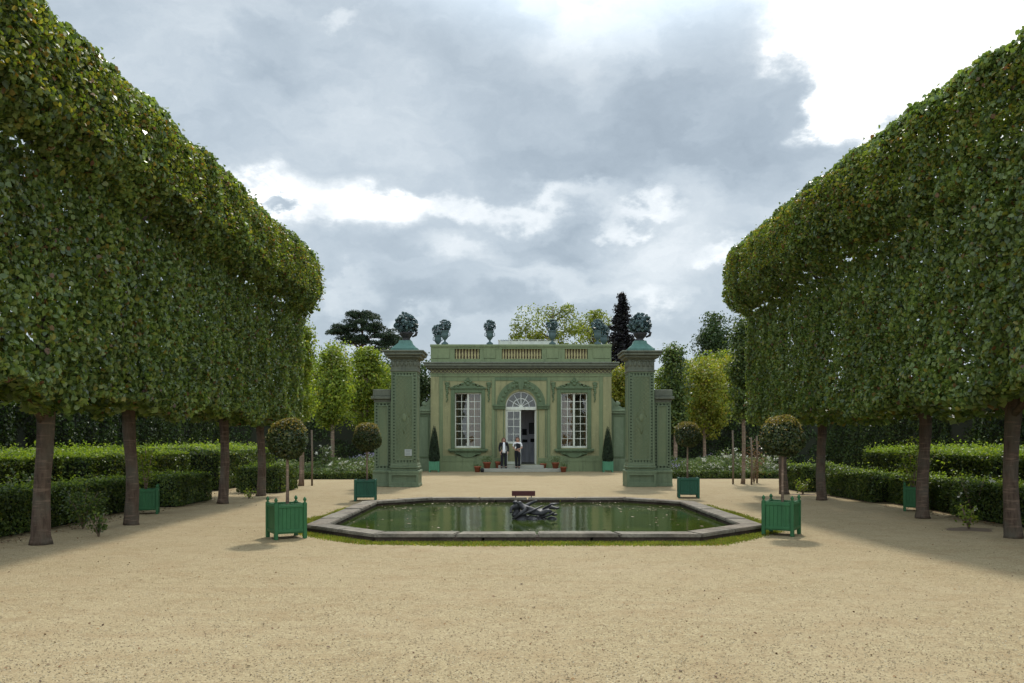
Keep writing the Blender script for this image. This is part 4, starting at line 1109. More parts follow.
def gate_pillar(X, d, sg, label):
    """sg: side on which the lower pier stands (-1 left)"""
    hw = .515
    root = thing('gate_pillar', label, 'pillar', (X, d + hw, 0))
    hs = .44
    m = MB()
    m.box(-hw, hw, -hw, hw, 0, .10, .01); m.box(-hw + .07, hw - .07, -hw + .07, hw - .07, .102, .47); m.box(-hw - .01, hw + .01, -hw - .01, hw + .01, .472, .56, .012)
    for s2 in (-1, 1):
        m.box(s2 * (hw - .02) if s2 > 0 else -hw, s2 * (hw - .10) if s2 > 0 else -hw + .10, -hw, hw, .102, .47)
    m.box(-hw + .101, hw - .101, -hw, -hw + .069, .40, .47); m.box(-hw + .101, hw - .101, -hw, -hw + .069, .102, .16)
    m.box(-hw + .06, hw - .06, -hw + .06, hw - .06, .562, .64, .02); m.box(-hs - .05, hs + .05, -hs - .05, hs + .05, .642, .70, .02); m.box(-hs - .02, hs + .02, -hs - .02, hs + .02, .702, .785, .012)
    m.build('plinth', 'pillar', root)
    z0, z1 = .79, 3.93
    c = MB(); c.box(-hs + .055, hs - .055, -hs + .055, hs - .055, z0, z1); c.build('shaft_core', 'pillar_void_shade', root)
    fr, st = MB(), MB()
    y = -hs + .05
    a = pierced_face(fr, st, -hs, hs, z0, z1, y)
    pn = MB(); pn.box(a[0], a[1], -hs + .02, -hs + .054, a[2], a[3])
    b = pierced_face(fr, st, -hs + .001, hs - .001, z0, z1, hs - .05, 1, axis='x'); pn.box(hs - .054, hs - .02, b[0], b[1], b[2], b[3])
    b = pierced_face(fr, st, -hs + .001, hs - .001, z0, z1, -hs + .05, -1, axis='x'); pn.box(-hs + .02, -hs + .054, b[0], b[1], b[2], b[3])
    pn.box(-hs + .05, hs - .05, hs - .054, hs, z0, z1)
    # crossed laths on the panel
    fr.build('border', 'pillar', root); st.build('beading', 'pillar', root); pn.build('panel', 'pillar_panel', root)
    dm = MB()   # faint lozenge relief on the panel
    w = a[1] - a[0]; H = a[3] - a[2]; cz = (a[2] + a[3]) / 2
    for p0, p1 in (((-w * .32, cz), (0, cz + .55)), ((0, cz + .55), (w * .32, cz)), ((w * .32, cz), (0, cz - .55)), ((0, cz - .55), (-w * .32, cz))):
        dm.tube([(p0[0], -hs + .018, p0[1]), (p1[0], -hs + .018, p1[1])], [.012, .012], 5)
    dm.ball((0, -hs + .018, cz), (.09, .02, .14), 8, 5)
    dm.build('relief', 'pillar_panel', root)
    lm = MB(); st_ = .135     # diagonal laths over the panel
    for sgn in (-1, 1):
        k = -H
        while k < w + H:
            # line x = k + sgn-dependent run, clipped to the panel
            pts_ = []
            for zz in (0, H):
                pts_.append((k + (zz if sgn > 0 else -zz), zz))
            (xa, za), (xb, zb) = pts_
            def at(x): return za + (x - xa) * (zb - za) / (xb - xa)
            lo_, hi_ = max(min(xa, xb), 0), min(max(xa, xb), w)
            if hi_ - lo_ > .02:
                pA, pB = (a[0] + lo_, a[2] + at(lo_)), (a[0] + hi_, a[2] + at(hi_))
                q = .0065; ys = -hs + (.010 if sgn > 0 else .014)
                lm.tube([(pA[0], ys, pA[1]), (pB[0], ys, pB[1])], [q, q], 4, False)
            k += st_
    lm.build('trellis', 'pillar', root)
    m = MB()
    m.box(-hs - .03, hs + .03, -hs - .03, hs + .03, 3.932, 4.00, .012)
    m.box(-hs, hs, -hs, hs, 4.002, 4.36)
    for i in range(6):
        c0 = -hs + (i + .5) * 2 * hs / 6
        m.ball((c0, -hs - .005, 4.2), (.055, .03, .10), 8, 5); m.ball((c0 + .07, -hs - .005, 4.30), (.05, .03, .03), 6, 4)
        m.ball((sg * -1 * (hs + .005), c0, 4.2), (.03, .055, .10), 8, 5)
    m.box(-hs - .05, hs + .05, -hs - .05, hs + .05, 4.362, 4.40, .01); m.box(-.58, .58, -.58, .58, 4.402, 4.48, .015); m.box(-.66, .66, -.66, .66, 4.482, 4.58, .02); m.box(-.70, .70, -.70, .70, 4.582, 4.645, .015)
    m.build('cornice', 'cornice', root)
    m = MB()
    m.box(-.46, .46, -.46, .46, 4.647, 4.74, .01)
    m.lathe(0, 0, [(.60, 4.742), (.52, 4.80), (.42, 4.87), (.33, 4.93), (.30, 5.0), (.29, 5.03)], 4, False, math.pi / 4)
    m.build('cap', 'copper', root)
    # lower pier
    o = sg * (hs + .065); w = .56
    p = MB(); e0, e1 = sorted((sg * (hs + .001), sg * (hs + w + .06)))
    g0, g1 = sorted((sg * (hw + .012), sg * (hs + w + .10)))
    p.box(g0, g1, -.28, .44, 0, .10, .01); p.box(g0, g1 - .01 if sg > 0 else g1, -.26, .42, .102, .47); p.box(g0, g1, -.29, .45, .472, .56, .012)
    p.build('pier_plinth', 'pillar', root)
    e0, e1 = sorted((sg * (hs + .035), sg * (hs + w + .05)))
    c = MB(); c.box(e0 + .04, e1 - .04, -.14, .36, .562, 2.90); c.build('pier_core', 'pillar_void_shade', root)
    fr, st, pn = MB(), MB(), MB()
    a = pierced_face(fr, st, e0, e1, .60, 2.90, -.14, b=.04, gap=.06, st=.028)
    pn.box(a[0], a[1], -.16, -.1405, a[2], a[3])
    xs = sg * (hs + w + .01)
    b = pierced_face(fr, st, -.17, .36, .60, 2.90, xs - sg * .0, sg, axis='x', b=.04, gap=.06, st=.028); lo, hi = sorted((xs + sg * .0005, xs + sg * .02)); pn.box(lo, hi, b[0], b[1], b[2], b[3])
    fr.box(e0, e1, -.20, .40, .562, .598)
    fr.build('pier_border', 'pillar', root); st.build('pier_beading', 'pillar', root); pn.build('pier_panel', 'pillar_panel', root)
    m = MB(); g0, g1 = sorted((sg * (hs + .032), sg * (hs + w + .07))); m.box(g0, g1, -.21, .41, 2.902, 3.0, .01)
    g0, g1 = sorted((sg * (hs + .032), sg * (hs + w + .16))); m.box(g0, g1, -.30, .50, 3.002, 3.10, .015)
    g0, g1 = sorted((sg * (hs + .032), sg * (hs + w + .10))); m.box(g0, g1, -.24, .44, 3.102, 3.34, .02)
    m.build('pier_cornice', 'cornice', root)
    return root
PD = 28.1
XPL, XPR = wx(403.8, PD), wx(642.3, PD)
pl = gate_pillar(XPL, PD, -1, 'tall green trellis gate pillar on the left with a white notice')
gate_pillar(XPR, PD + .1, 1, 'tall green trellis gate pillar on the right of the court')
m = MB(); m.box(XPL + .02, XPL + .26, PD + .070, PD + .0945, 1.06, 1.28, .004); nb = m.build('notice', 'notice')
tag(nb, 'small pale notice fixed low on the left gate pillar', 'notice')
m = MB()
for z in (1.24, 1.20, 1.15, 1.11): m.box(XPL + .05, XPL + .23 - random.uniform(0, .05), PD + .0675, PD + .0695, z - .005, z + .005)
m.build('notice_lines', 'slate', nb)

def flower_basket(X, Y, z, label, seed):
    root = thing('flower_basket', label, 'flower basket', (X, Y, z), 0, 'lead flower baskets on the gate pillars')
    m = MB(); m.lathe(0, 0, [(.15, 0), (.15, .03), (.10, .06), (.16, .12), (.22, .20), (.25, .27), (.23, .29)], 16)
    m.tube([(.20, 0, .14), (.33, 0, .20), (.36, 0, .30), (.30, 0, .34)], [.035, .05, .05, .03], 7)
    m.build('basket', 'bronze', root)
    leaf_mesh('flowers', [posy(0, 0, .55, .37, 420, .12, seed)], 'lead_leaf', root)
    m = MB(); g2 = random.Random(seed)
    for k in range(46):
        a, e = g2.uniform(0, 6.28), g2.uniform(-.4, 1.5); v = Vector((math.cos(a) * math.cos(e), math.sin(a) * math.cos(e), math.sin(e)))
        p = v * g2.uniform(.33, .43) + Vector((0, 0, .55)); m.tube([(0, 0, .3), tuple(p)], [.01, .008], 4); m.ball(tuple(p), g2.uniform(.035, .06), 7, 4)
    m.build('blooms', 'lead', root)
flower_basket(XPL + .02, PD + .515, 5.032, 'dark lead basket heaped with flowers on the left gate pillar', 31)
flower_basket(XPR + .02, PD + .615, 5.032, 'dark lead basket heaped with flowers on the right gate pillar', 32)

# ------------------------------------------------------------------ tubs and plants
def make_tub(s, h, mat, name='planter_tub', finials=True, boards=True):
    """square box on four posts; s = side, h = height of the boards"""
    root = bpy.data.objects.new(name, None); link(root)
    f = .09; t = .028; p = .03; e = s / 2
    n = 6; pw = (s - 2 * p * 1.1) / n
    for sg in (-1, 1):
        m, m2 = MB(), MB()
        for i in range(n):
            a = -e + p * 1.1 + i * pw
            m.box(a + .001, a + pw - .001, sg * (e - .004) - t / 2, sg * (e - .004) + t / 2, f, f + h, .003)
            m2.box(sg * (e - .004) - t / 2, sg * (e - .004) + t / 2, a + .001, a + pw - .001, f, f + h, .003)
        m.build('side_panel', mat, root); m2.build('side_panel', mat, root)
    for z in (f + .02, f + h - .065):
        for sg in (-1, 1):
            r = MB(); r.box(-e + p, e - p, sg * (e + .012) - .012, sg * (e + .012) + .012, z, z + .045, .005)
            r.build('rail', mat, root); r = MB()
            r.box(sg * (e + .012) - .012, sg * (e + .012) + .012, -e + p, e - p, z, z + .045, .005); r.build('rail', mat, root)
    for sx in (-1, 1):
        for sy in (-1, 1):
            m = MB(); m.box(sx * e - p, sx * e + p, sy * e - p, sy * e + p, 0, f + h + .012, .006)
            o = m.build('corner_post', mat, root)
            if finials:
                m = MB(); z = f + h + .012
                m.lathe(sx * e, sy * e, [(.022, z), (.022, z + .008), (.012, z + .018), (.026, z + .034), (.03, z + .05), (.024, z + .068), (.012, z + .082), (.004, z + .095)], 10)
                m.build('finial', mat, o)
    m = MB(); m.box(-e + .02, e - .02, -e + .02, e - .02, f + h - .11, f + h - .05); m.build('soil', 'soil', root)
    return root

def ball_tree(X, Y, z0, zc, r, label, seed, lean=0.0, stem=.024):
    root = thing('round_tree', label, 'topiary', (X, Y, z0), 0, 'round headed tub trees')
    zc -= z0; m = MB()
    m.tube([(0, 0, 0), (lean * .3, .004, zc * .3), (lean * .8, 0, zc * .65), (lean, 0, zc)], [stem * 1.25, stem, stem * .95, stem * .6], 9, True, .06, seed)
    m.build('stem', 'bark_thin', root)
    g2 = np.random.default_rng(seed); n = 5200
    q = unit(g2.normal(size=(n, 3))); sc = 1 + .09 * SN(4, seed)(q) + .06 * SN(10, seed + 1)(q)
    P = q * (r * sc * (1 - g2.exponential(.07, n)))[:, None] * np.array([1.02, 1.02, .96]) + np.array([lean, 0, zc])
    leaf_mesh('crown', [leaf_arrays(P, q, .048, .6, .8, .2)], 'bay_leaf', root)
    n = 1500
    q = unit(g2.normal(size=(n, 3)) + np.array([0, 0, 1.5])); sc = 1 + .09 * SN(4, seed)(q)
    P = q * (r * sc * g2.uniform(.95, 1.12, n))[:, None] + np.array([lean, 0, zc]); P = P[g2.random(n) < np.clip(.1 + q[:, 2], 0, 1)]
    leaf_mesh('new_growth', [leaf_arrays(P, np.tile([0., 0, 1.], (len(P), 1)), .046, .5, .9, -.6)], 'bay_tip', root)['kind'] = 'stuff'
    m = MB(); m.ball((lean, 0, zc), r * .72, 12, 8); m.build('inner_branches', 'core', root)

def place_tub(src, X, Y, rz, label, group, sc=1.0):
    src.location = (X, Y, 0); src.rotation_euler = (0, 0, rz); src.scale = (sc, sc, sc)
    return tag(src, label, 'planter', group)
GT = 'green planter boxes in the court'
t0 = make_tub(.47, .48, 'tub')
LX, LY = -3.70, 13.55
RX_, RY = 4.56, 14.0
place_tub(t0, LX, LY, R(32), 'green wooden planter box at the near left corner of the basin', GT)
t1 = copy_tree(t0); place_tub(t1, RX_, RY, R(-32), 'green wooden planter box at the near right corner of the basin', GT)
ball_tree(LX + .02, LY, .46, wz(440, LY), .325, 'round headed tree in the near left planter box', 51)
ball_tree(RX_ + .02, RY, .46, wz(438, RY), .355, 'round headed tree with bronze tips in the near right planter box', 52, .0, .02)
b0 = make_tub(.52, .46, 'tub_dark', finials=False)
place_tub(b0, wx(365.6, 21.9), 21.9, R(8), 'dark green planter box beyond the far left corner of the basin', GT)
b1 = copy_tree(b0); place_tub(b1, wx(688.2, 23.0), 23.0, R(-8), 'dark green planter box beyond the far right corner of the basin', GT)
ball_tree(wx(367, 21.9), 21.9, .45, wz(438, 21.9), .365, 'round headed tree in the far left planter box', 53)
ball_tree(wx(687.5, 23.0), 23.0, .45, wz(436, 23.0), .355, 'round headed tree in the far right planter box', 54)
# boxes half hidden behind lime trunks
h0 = copy_tree(t0); place_tub(h0, wx(146.5, 18.0), 18.0, R(20), 'green planter box half hidden behind the second left trunk', GT, .95)
h1 = copy_tree(t0); place_tub(h1, wx(915.5, 18.7), 18.7, R(-25), 'green planter box half hidden behind the second right trunk', GT, .95)

def shrub(X, Y, z0, h, w, n, L, mat, label, seed, cat='shrub', name='shrub', group=None, flowers=0, stems=7, flower_mat='petal'):
    root = thing(name, label, cat, (X, Y, z0), 0, group); g2 = random.Random(seed); m = MB(); Ps, Ns = [], []
    tips = []
    for k in range(stems):
        a = g2.uniform(0, 6.28); rr = w * .5 * g2.uniform(.3, 1); hh = h * g2.uniform(.6, 1)
        tip = (math.cos(a) * rr, math.sin(a) * rr, hh); tips.append(tip)
        m.tube([(0, 0, 0), (tip[0] * .4, tip[1] * .4, hh * .5), tip], [.012, .009, .004], 5)
        kk = n // stems; u = rng.uniform(.3, 1.0, kk)[:, None]
        p = np.array(tip) * u + rng.normal(0, 1, (kk, 3)) * np.array([w, w, h * .7]) * .13; p[:, 2] = np.maximum(p[:, 2], .03)
        Ps.append(p); Ns.append(np.array(tip) * .4 + rng.normal(size=(kk, 3)) * .4 + np.array([0, 0, h * .6]))
    m.build('stems', 'bark_thin', root)
    P = np.concatenate(Ps)
    leaf_mesh('leaves', [leaf_arrays(P, np.concatenate(Ns), L, .6, .6, .2)], mat, root)
    if flowers:
        idx = rng.integers(0, len(P), flowers); c = P[idx] + np.array([0, -w * .12, h * .06])
        q = np.repeat(c, 7, 0) + rng.normal(0, L * .32, (flowers * 7, 3))
        leaf_mesh('blossom', [leaf_arrays(q, rng.normal(size=q.shape) + np.array([0, -.5, .8]), L * .9, .9, .5, 0)], flower_mat, root)
    return root
shrub(wx(146, 18.0), 18.0, .44, 1.15, .75, 420, .085, 'young_leaf', 'loose leafy shrub growing in the planter box behind the second left trunk', 61, group='shrubs in the boxes under the limes')
shrub(wx(913, 18.7), 18.7, .44, 1.25, .95, 460, .085, 'young_leaf', 'loose leafy shrub growing in the planter box behind the second right trunk', 62, group='shrubs in the boxes under the limes')
shrub(wx(98.5, 13.7), 13.7, 0, .40, .34, 190, .06, 'hedge_leaf', 'small dark leafy plant on the gravel between the first two left trunks', 63, 'plant', 'young_plant')
shrub(wx(74, 14.6), 14.9, 0, .75, .8, 1300, .055, 'hedge_leaf', 'brownish shrub bulging from the low hedge beside the nearest left trunk', 64, 'shrub', 'shrub')
shrub(wx(249, 22.6), 22.6, 0, .30, .35, 110, .06, 'young_leaf', 'small low plant on the gravel right of the third left trunk', 65, 'plant', 'young_plant')
shrub(wx(969, 14.8), 14.8, 0, .46, .46, 170, .065, 'young_leaf', 'small rose bush in a bare patch left of the trunk at right edge', 66, 'plant', 'young_plant')
shrub(wx(803, 24.3), 24.3, 0, .45, .5, 170, .065, 'young_leaf', 'small light green bush left of the slim leaning right trunk', 67, 'plant', 'young_plant')
shrub(wx(985, 16.2), 16.6, 0, .95, .9, 1300, .055, 'hedge_leaf', 'straggly flowering shrub leaning from the right low hedge', 68, 'shrub', 'shrub', flowers=9)
shrub(wx(20, 15.5), 15.8, 0, .95, 1.3, 1500, .075, 'hedge_leaf', 'rough leafy bush standing between the two left hedges', 69, 'shrub', 'shrub')
# soil rings
for X, Y, r in ((wx(969, 14.8), 14.8, .42), (wx(803, 24.3), 24.3, .4)):
    pt = [(X + r * math.cos(a) * (1 + .2 * math.sin(4 * a) + .12 * math.sin(9 * a)), Y + r * .8 * math.sin(a) * (1 + .2 * math.cos(5 * a)), .004) for a in np.linspace(0, 6.28, 40)[:-1]]
    q = MB(); q.add(pt, [tuple(range(len(pt)))]); tag(q.build('soil', 'soil_patch'), kind='structure')

# cones by the pavilion
def cone_plant(X, Y, z0, h, r, label, seed):
    root = thing('cone_topiary', label, 'topiary', (X, Y, z0), 0, 'clipped cones beside the pavilion'); g2 = np.random.default_rng(seed); n = 4200
    t = 1 - np.sqrt(g2.random(n)); a = g2.uniform(0, 6.28, n); rad = r * (1 - t) ** .62 * np.where(t < .12, .75 + t * 2, 1) * (1 - g2.exponential(.06, n))
    P = np.stack([np.cos(a) * rad, np.sin(a) * rad, .06 + t * h], 1); N = np.stack([np.cos(a), np.sin(a), np.full(n, .35)], 1)
    leaf_mesh('foliage', [leaf_arrays(P, N, .06, .5, .7, -.3)], 'yew_leaf', root)
    m = MB(); m.lathe(0, 0, [(.03, 0), (.03, .08), (r * .7, .15), (r * .55, h * .5), (.02, h * .95)], 10); m.build('branches', 'core', root)
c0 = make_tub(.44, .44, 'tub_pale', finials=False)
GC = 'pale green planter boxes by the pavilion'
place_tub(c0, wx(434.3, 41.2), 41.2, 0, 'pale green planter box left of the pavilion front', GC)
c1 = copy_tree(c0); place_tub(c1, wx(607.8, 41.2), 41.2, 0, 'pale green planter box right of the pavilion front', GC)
cone_plant(wx(434.3, 41.2), 41.2, .45, 1.85, .30, 'dark clipped cone in the pale box left of the pavilion', 71)
cone_plant(wx(607.8, 41.2), 41.2, .45, 1.80, .30, 'dark clipped cone in the pale box right of the pavilion', 72)

# terracotta pots
def pot(X, Y, z, r, h, plant, label, seed, mat='terracotta'):
    root = thing('flower_pot', label, 'flower pot', (X, Y, z), 0, 'pots by the pavilion steps')
    m = MB(); m.lathe(0, 0, [(r * .68, 0), (r * .92, h * .78), (r * 1.02, h * .8), (r * 1.04, h), (r * .9, h), (r * .88, h * .9)], 16); m.build('pot', mat, root)
    m = MB(); m.lathe(0, 0, [(r * .86, h * .82), (r * .86, h * .88)], 12); m.build('soil', 'soil', root)
    if plant:
        n = int(260 * plant); q = rng.normal(size=(n, 3)) * np.array([r * .8, r * .8, plant * .13]) + np.array([0, 0, h + plant * .2]); q[:, 2] = np.maximum(q[:, 2], h)
        leaf_mesh('plant', [leaf_arrays(q, q - np.array([0, 0, h]), .055, .6, .7, .2)], 'hedge_leaf', root)
YD = D - .62
for px, yy, z, r, h, pl_, lb in ((477.5, 1.0, 0, .17, .30, .25, 'terracotta pot on the ground left of the door steps'), (487, .62, .172, .20, .32, .75, 'large terracotta pot with bushy plant on the left end of the step'),
                                 (498, .3, .172, .15, .34, .1, 'terracotta pot on the step behind the person in black jacket'), (543.3, .3, .172, .17, .24, .2, 'low terracotta pot on the step right of the open door'),
                                 (555.5, .62, .172, .19, .30, .75, 'large terracotta pot with bushy plant on the right end of the step'), (563.5, 1.0, 0, .16, .27, .5, 'terracotta pot on the ground right of the door steps')):
    pot(wx(px, D - yy), D - yy, z, r, h, pl_, lb, 1)
m = MB(); m.lathe(0, 0, [(.08, 0), (.09, .16), (.07, .18), (.05, .2)], 10); o = m.build('garden_lamp', 'black'); o.location = (wx(482.3, 41.0), 41.0, 0)
tag(o, 'small black ground lamp in front of the left step pots', 'lamp')

# ------------------------------------------------------------------ flower beds
def bed(x0, x1, y0, y1, side):
    w = hedge('box_edging', f'low box edging along the front of the {side} flower bed', x0, x1, y0, y0 + .35, .30, 1500, .055, rnd=.06)
    n = int((x1 - x0) * (y1 - y0) * 520)
    P = np.stack([rng.uniform(x0, x1, n), rng.uniform(y0 + .4, y1, n), np.zeros(n)], 1)
    top = .38 + .20 * SN(1.1, 91)(P) + .12 * SN(3, 92)(P) + .07 * (P[:, 1] - y0)
    P[:, 2] = np.maximum(.03, top * rng.random(n) ** .45)
    leaf_mesh('bedding_plants', [leaf_arrays(P, np.tile([0., -.4, 1], (n, 1)), .10, .5, .8, -.3)], 'bed_leaf')['kind'] = 'stuff'
    k = P[(SN(.9, 93)(P) > .45) & (rng.random(n) < .22)]; k[:, 2] += .10
    leaf_mesh('lavender_flowers', [leaf_arrays(k, np.tile([0., -.4, 1], (len(k), 1)), .085, .6, .8, -.6)], 'lilac')['kind'] = 'stuff'
    k = P[(SN(1.3, 94)(P) > .35) & (rng.random(n) < .035)]; k[:, 2] += .08
    leaf_mesh('white_flowers', [leaf_arrays(k, np.tile([0., -.5, 1], (len(k), 1)), .08, .9, .6, 0)], 'petal')['kind'] = 'stuff'
bed(-11.4, -5.6, 33.6, 38.2, 'left'); bed(6.0, 11.8, 34.2, 38.6, 'right')
for px, d, h, w, f, lb in ((714, 35.2, .75, 1.5, 26, 'white rose bush in the right flower bed beside the dark column tree'), (731, 35.8, 1.25, 1.1, 20, 'taller white rose bush behind the staked tree'),
                           (770, 35.5, 1.0, 1.4, 26, 'white flowering bush at the right end of the right flower bed'), (337, 35, .8, 1.3, 16, 'white rose bush in the middle of the left flower bed'),
                           (322, 36, 1.45, 1.2, 10, 'tall green bush in the left flower bed'), (357, 35.4, .7, 1.0, 22, 'low white flowered bush at the right end of left flower bed'), (276, 34.4, .8, 1.4, 18, 'white flowering bush at the left end of left flower bed')):
    shrub(wx(px, d), d, 0, h, w, 700, .09, 'bed_leaf', lb, int(px), 'rose bush', 'rose_bush', 'white rose bushes in the flower beds', f, 9)
shrub(wx(754, 30.3), 30.3, 0, 1.75, .95, 420, .075, 'dry_leaf', 'dry brown climbing bush tied to the stakes right of the young tree', 77, 'shrub', 'dry_bush', stems=8)
for px, d, h, lb in ((733, 29.9, 1.95, 'thin wooden stake left of the staked young tree'), (751.5, 29.6, 1.7, 'wooden stake just right of the staked young tree'), (757, 30.6, 1.75, 'outer wooden stake by the dry brown bush'), (312, 28.9, 1.95, 'wooden stake right of the slim young tree on the left')):
    X = wx(px, d); m = MB(); m.tube([(0, 0, 0), (.01, 0, h * .5), (-.015, 0, h)], [.036, .034, .03], 7, True, .05); o = m.build('wooden_stake', 'timber'); o.location = (X, d, 0)
    tag(o, lb, 'stake', 'wooden stakes by the young trees')

# ------------------------------------------------------------------ fountain figures and sign
def fountain():
    X, Y = wx(533.5, 16.6), 16.6
    root = thing('fountain_sculpture', 'dark lead fountain figures of sprawling children on a rock in the pool', 'sculpture', (X, Y, -.06)); root.scale = (1, 1, .88)
    m = MB(); g2 = random.Random(5)
    for k in range(16):
        a = g2.uniform(0, 6.28); rr = g2.uniform(.05, .36); m.ball((math.cos(a) * rr * 1.15, math.sin(a) * rr * .7, .05), (g2.uniform(.10, .18), g2.uniform(.09, .14), g2.uniform(.07, .13)), 8, 5)
    m.build('rock', 'bronze', root)
    def skinned(name, V, E, Rd):
        me = bpy.data.meshes.new(name); me.from_pydata(V, E, []); o = bpy.data.objects.new(name, me); link(o)
        return skin_apply(o, Rd, M['bronze'], root)
    # reclining figure stretched along the rock, head left, legs right
    V = [(.05, 0, .22), (-.10, -.02, .29), (-.22, -.03, .36), (-.28, -.03, .43), (-.31, -.03, .49),
         (-.16, -.14, .30), (-.30, -.20, .20), (-.40, -.16, .10), (-.18, .09, .36), (-.04, .14, .44), (.08, .10, .50),
         (.16, -.06, .20), (.30, -.10, .30), (.40, -.06, .18), (.48, -.06, .20), (.16, .07, .24), (.32, .08, .36), (.46, .05, .32), (.53, .05, .34)]
    E = [(0, 1), (1, 2), (2, 3), (3, 4), (2, 5), (5, 6), (6, 7), (2, 8), (8, 9), (9, 10), (0, 11), (11, 12), (12, 13), (13, 14), (0, 15), (15, 16), (16, 17), (17, 18)]
    Rd = [.085, .09, .085, .045, .075, .05, .036, .028, .05, .036, .026, .07, .052, .036, .024, .07, .052, .036, .022]
    skinned('reclining_figure', V, E, Rd)
    V = [(-.32, .12, .22), (-.34, .12, .34), (-.36, .11, .42), (-.37, .10, .50), (-.26, .04, .38), (-.14, -.03, .30), (-.44, .06, .34), (-.46, -.04, .22), (-.22, .02, .18), (-.12, -.10, .12), (-.42, .02, .14)]
    E = [(0, 1), (1, 2), (2, 3), (1, 4), (4, 5), (1, 6), (6, 7), (0, 8), (8, 9), (0, 10)]
    skinned('seated_figure', V, E, [.085, .08, .045, .075, .042, .026, .042, .026, .055, .034, .045])
    m = MB(); m.tube([(-.42, -.12, .10), (-.25, -.17, .20), (-.02, -.16, .29), (.18, -.10, .40)], [.022, .026, .026, .014], 8)
    m.tube([(.20, .05, .30), (.36, .02, .42), (.52, 0, .44)], [.03, .03, .012], 7); m.tube([(.14, -.1, .12), (.32, -.14, .2), (.44, -.1, .26)], [.03, .03, .01], 7)
    m.build('reed_pipe', 'bronze', root)

def skin_apply(o, Rd, mat, parent, sub=2):
    md = o.modifiers.new('skin', 'SKIN'); md.use_smooth_shade = True
    o.modifiers.new('sub', 'SUBSURF').levels = sub
    o.modifiers['sub'].render_levels = sub
    sv = o.data.skin_vertices[0].data if len(o.data.skin_vertices) else None
    for i, r in enumerate(Rd):
        sv[i].radius = (r, r) if not isinstance(r, tuple) else r
        sv[i].use_root = (i == 0)
    dg = bpy.context.evaluated_depsgraph_get(); dg.update()
    me = bpy.data.meshes.new_from_object(o.evaluated_get(dg))
    name = o.name; old = o.data; o.modifiers.clear(); o.data = me; bpy.data.meshes.remove(old)
    me.name = name; me.materials.clear(); me.materials.append(mat)
    for p in me.polygons: p.use_smooth = True
    o.parent = parent
    return o
fountain()

sg_ = thing('sign_board', 'small dark red sign board standing on the far edge of the basin', 'sign', (wx(523.5, 21.2), 21.2, .13))
m = MB(); m.box(-.30, .30, -.012, .012, .035, .165, .004); m.build('board', 'sign', sg_)
for x in (-.2, .2):
    m = MB(); m.box(x - .012, x + .012, -.05, .05, 0, .034, .003); m.build('foot', 'black', sg_)

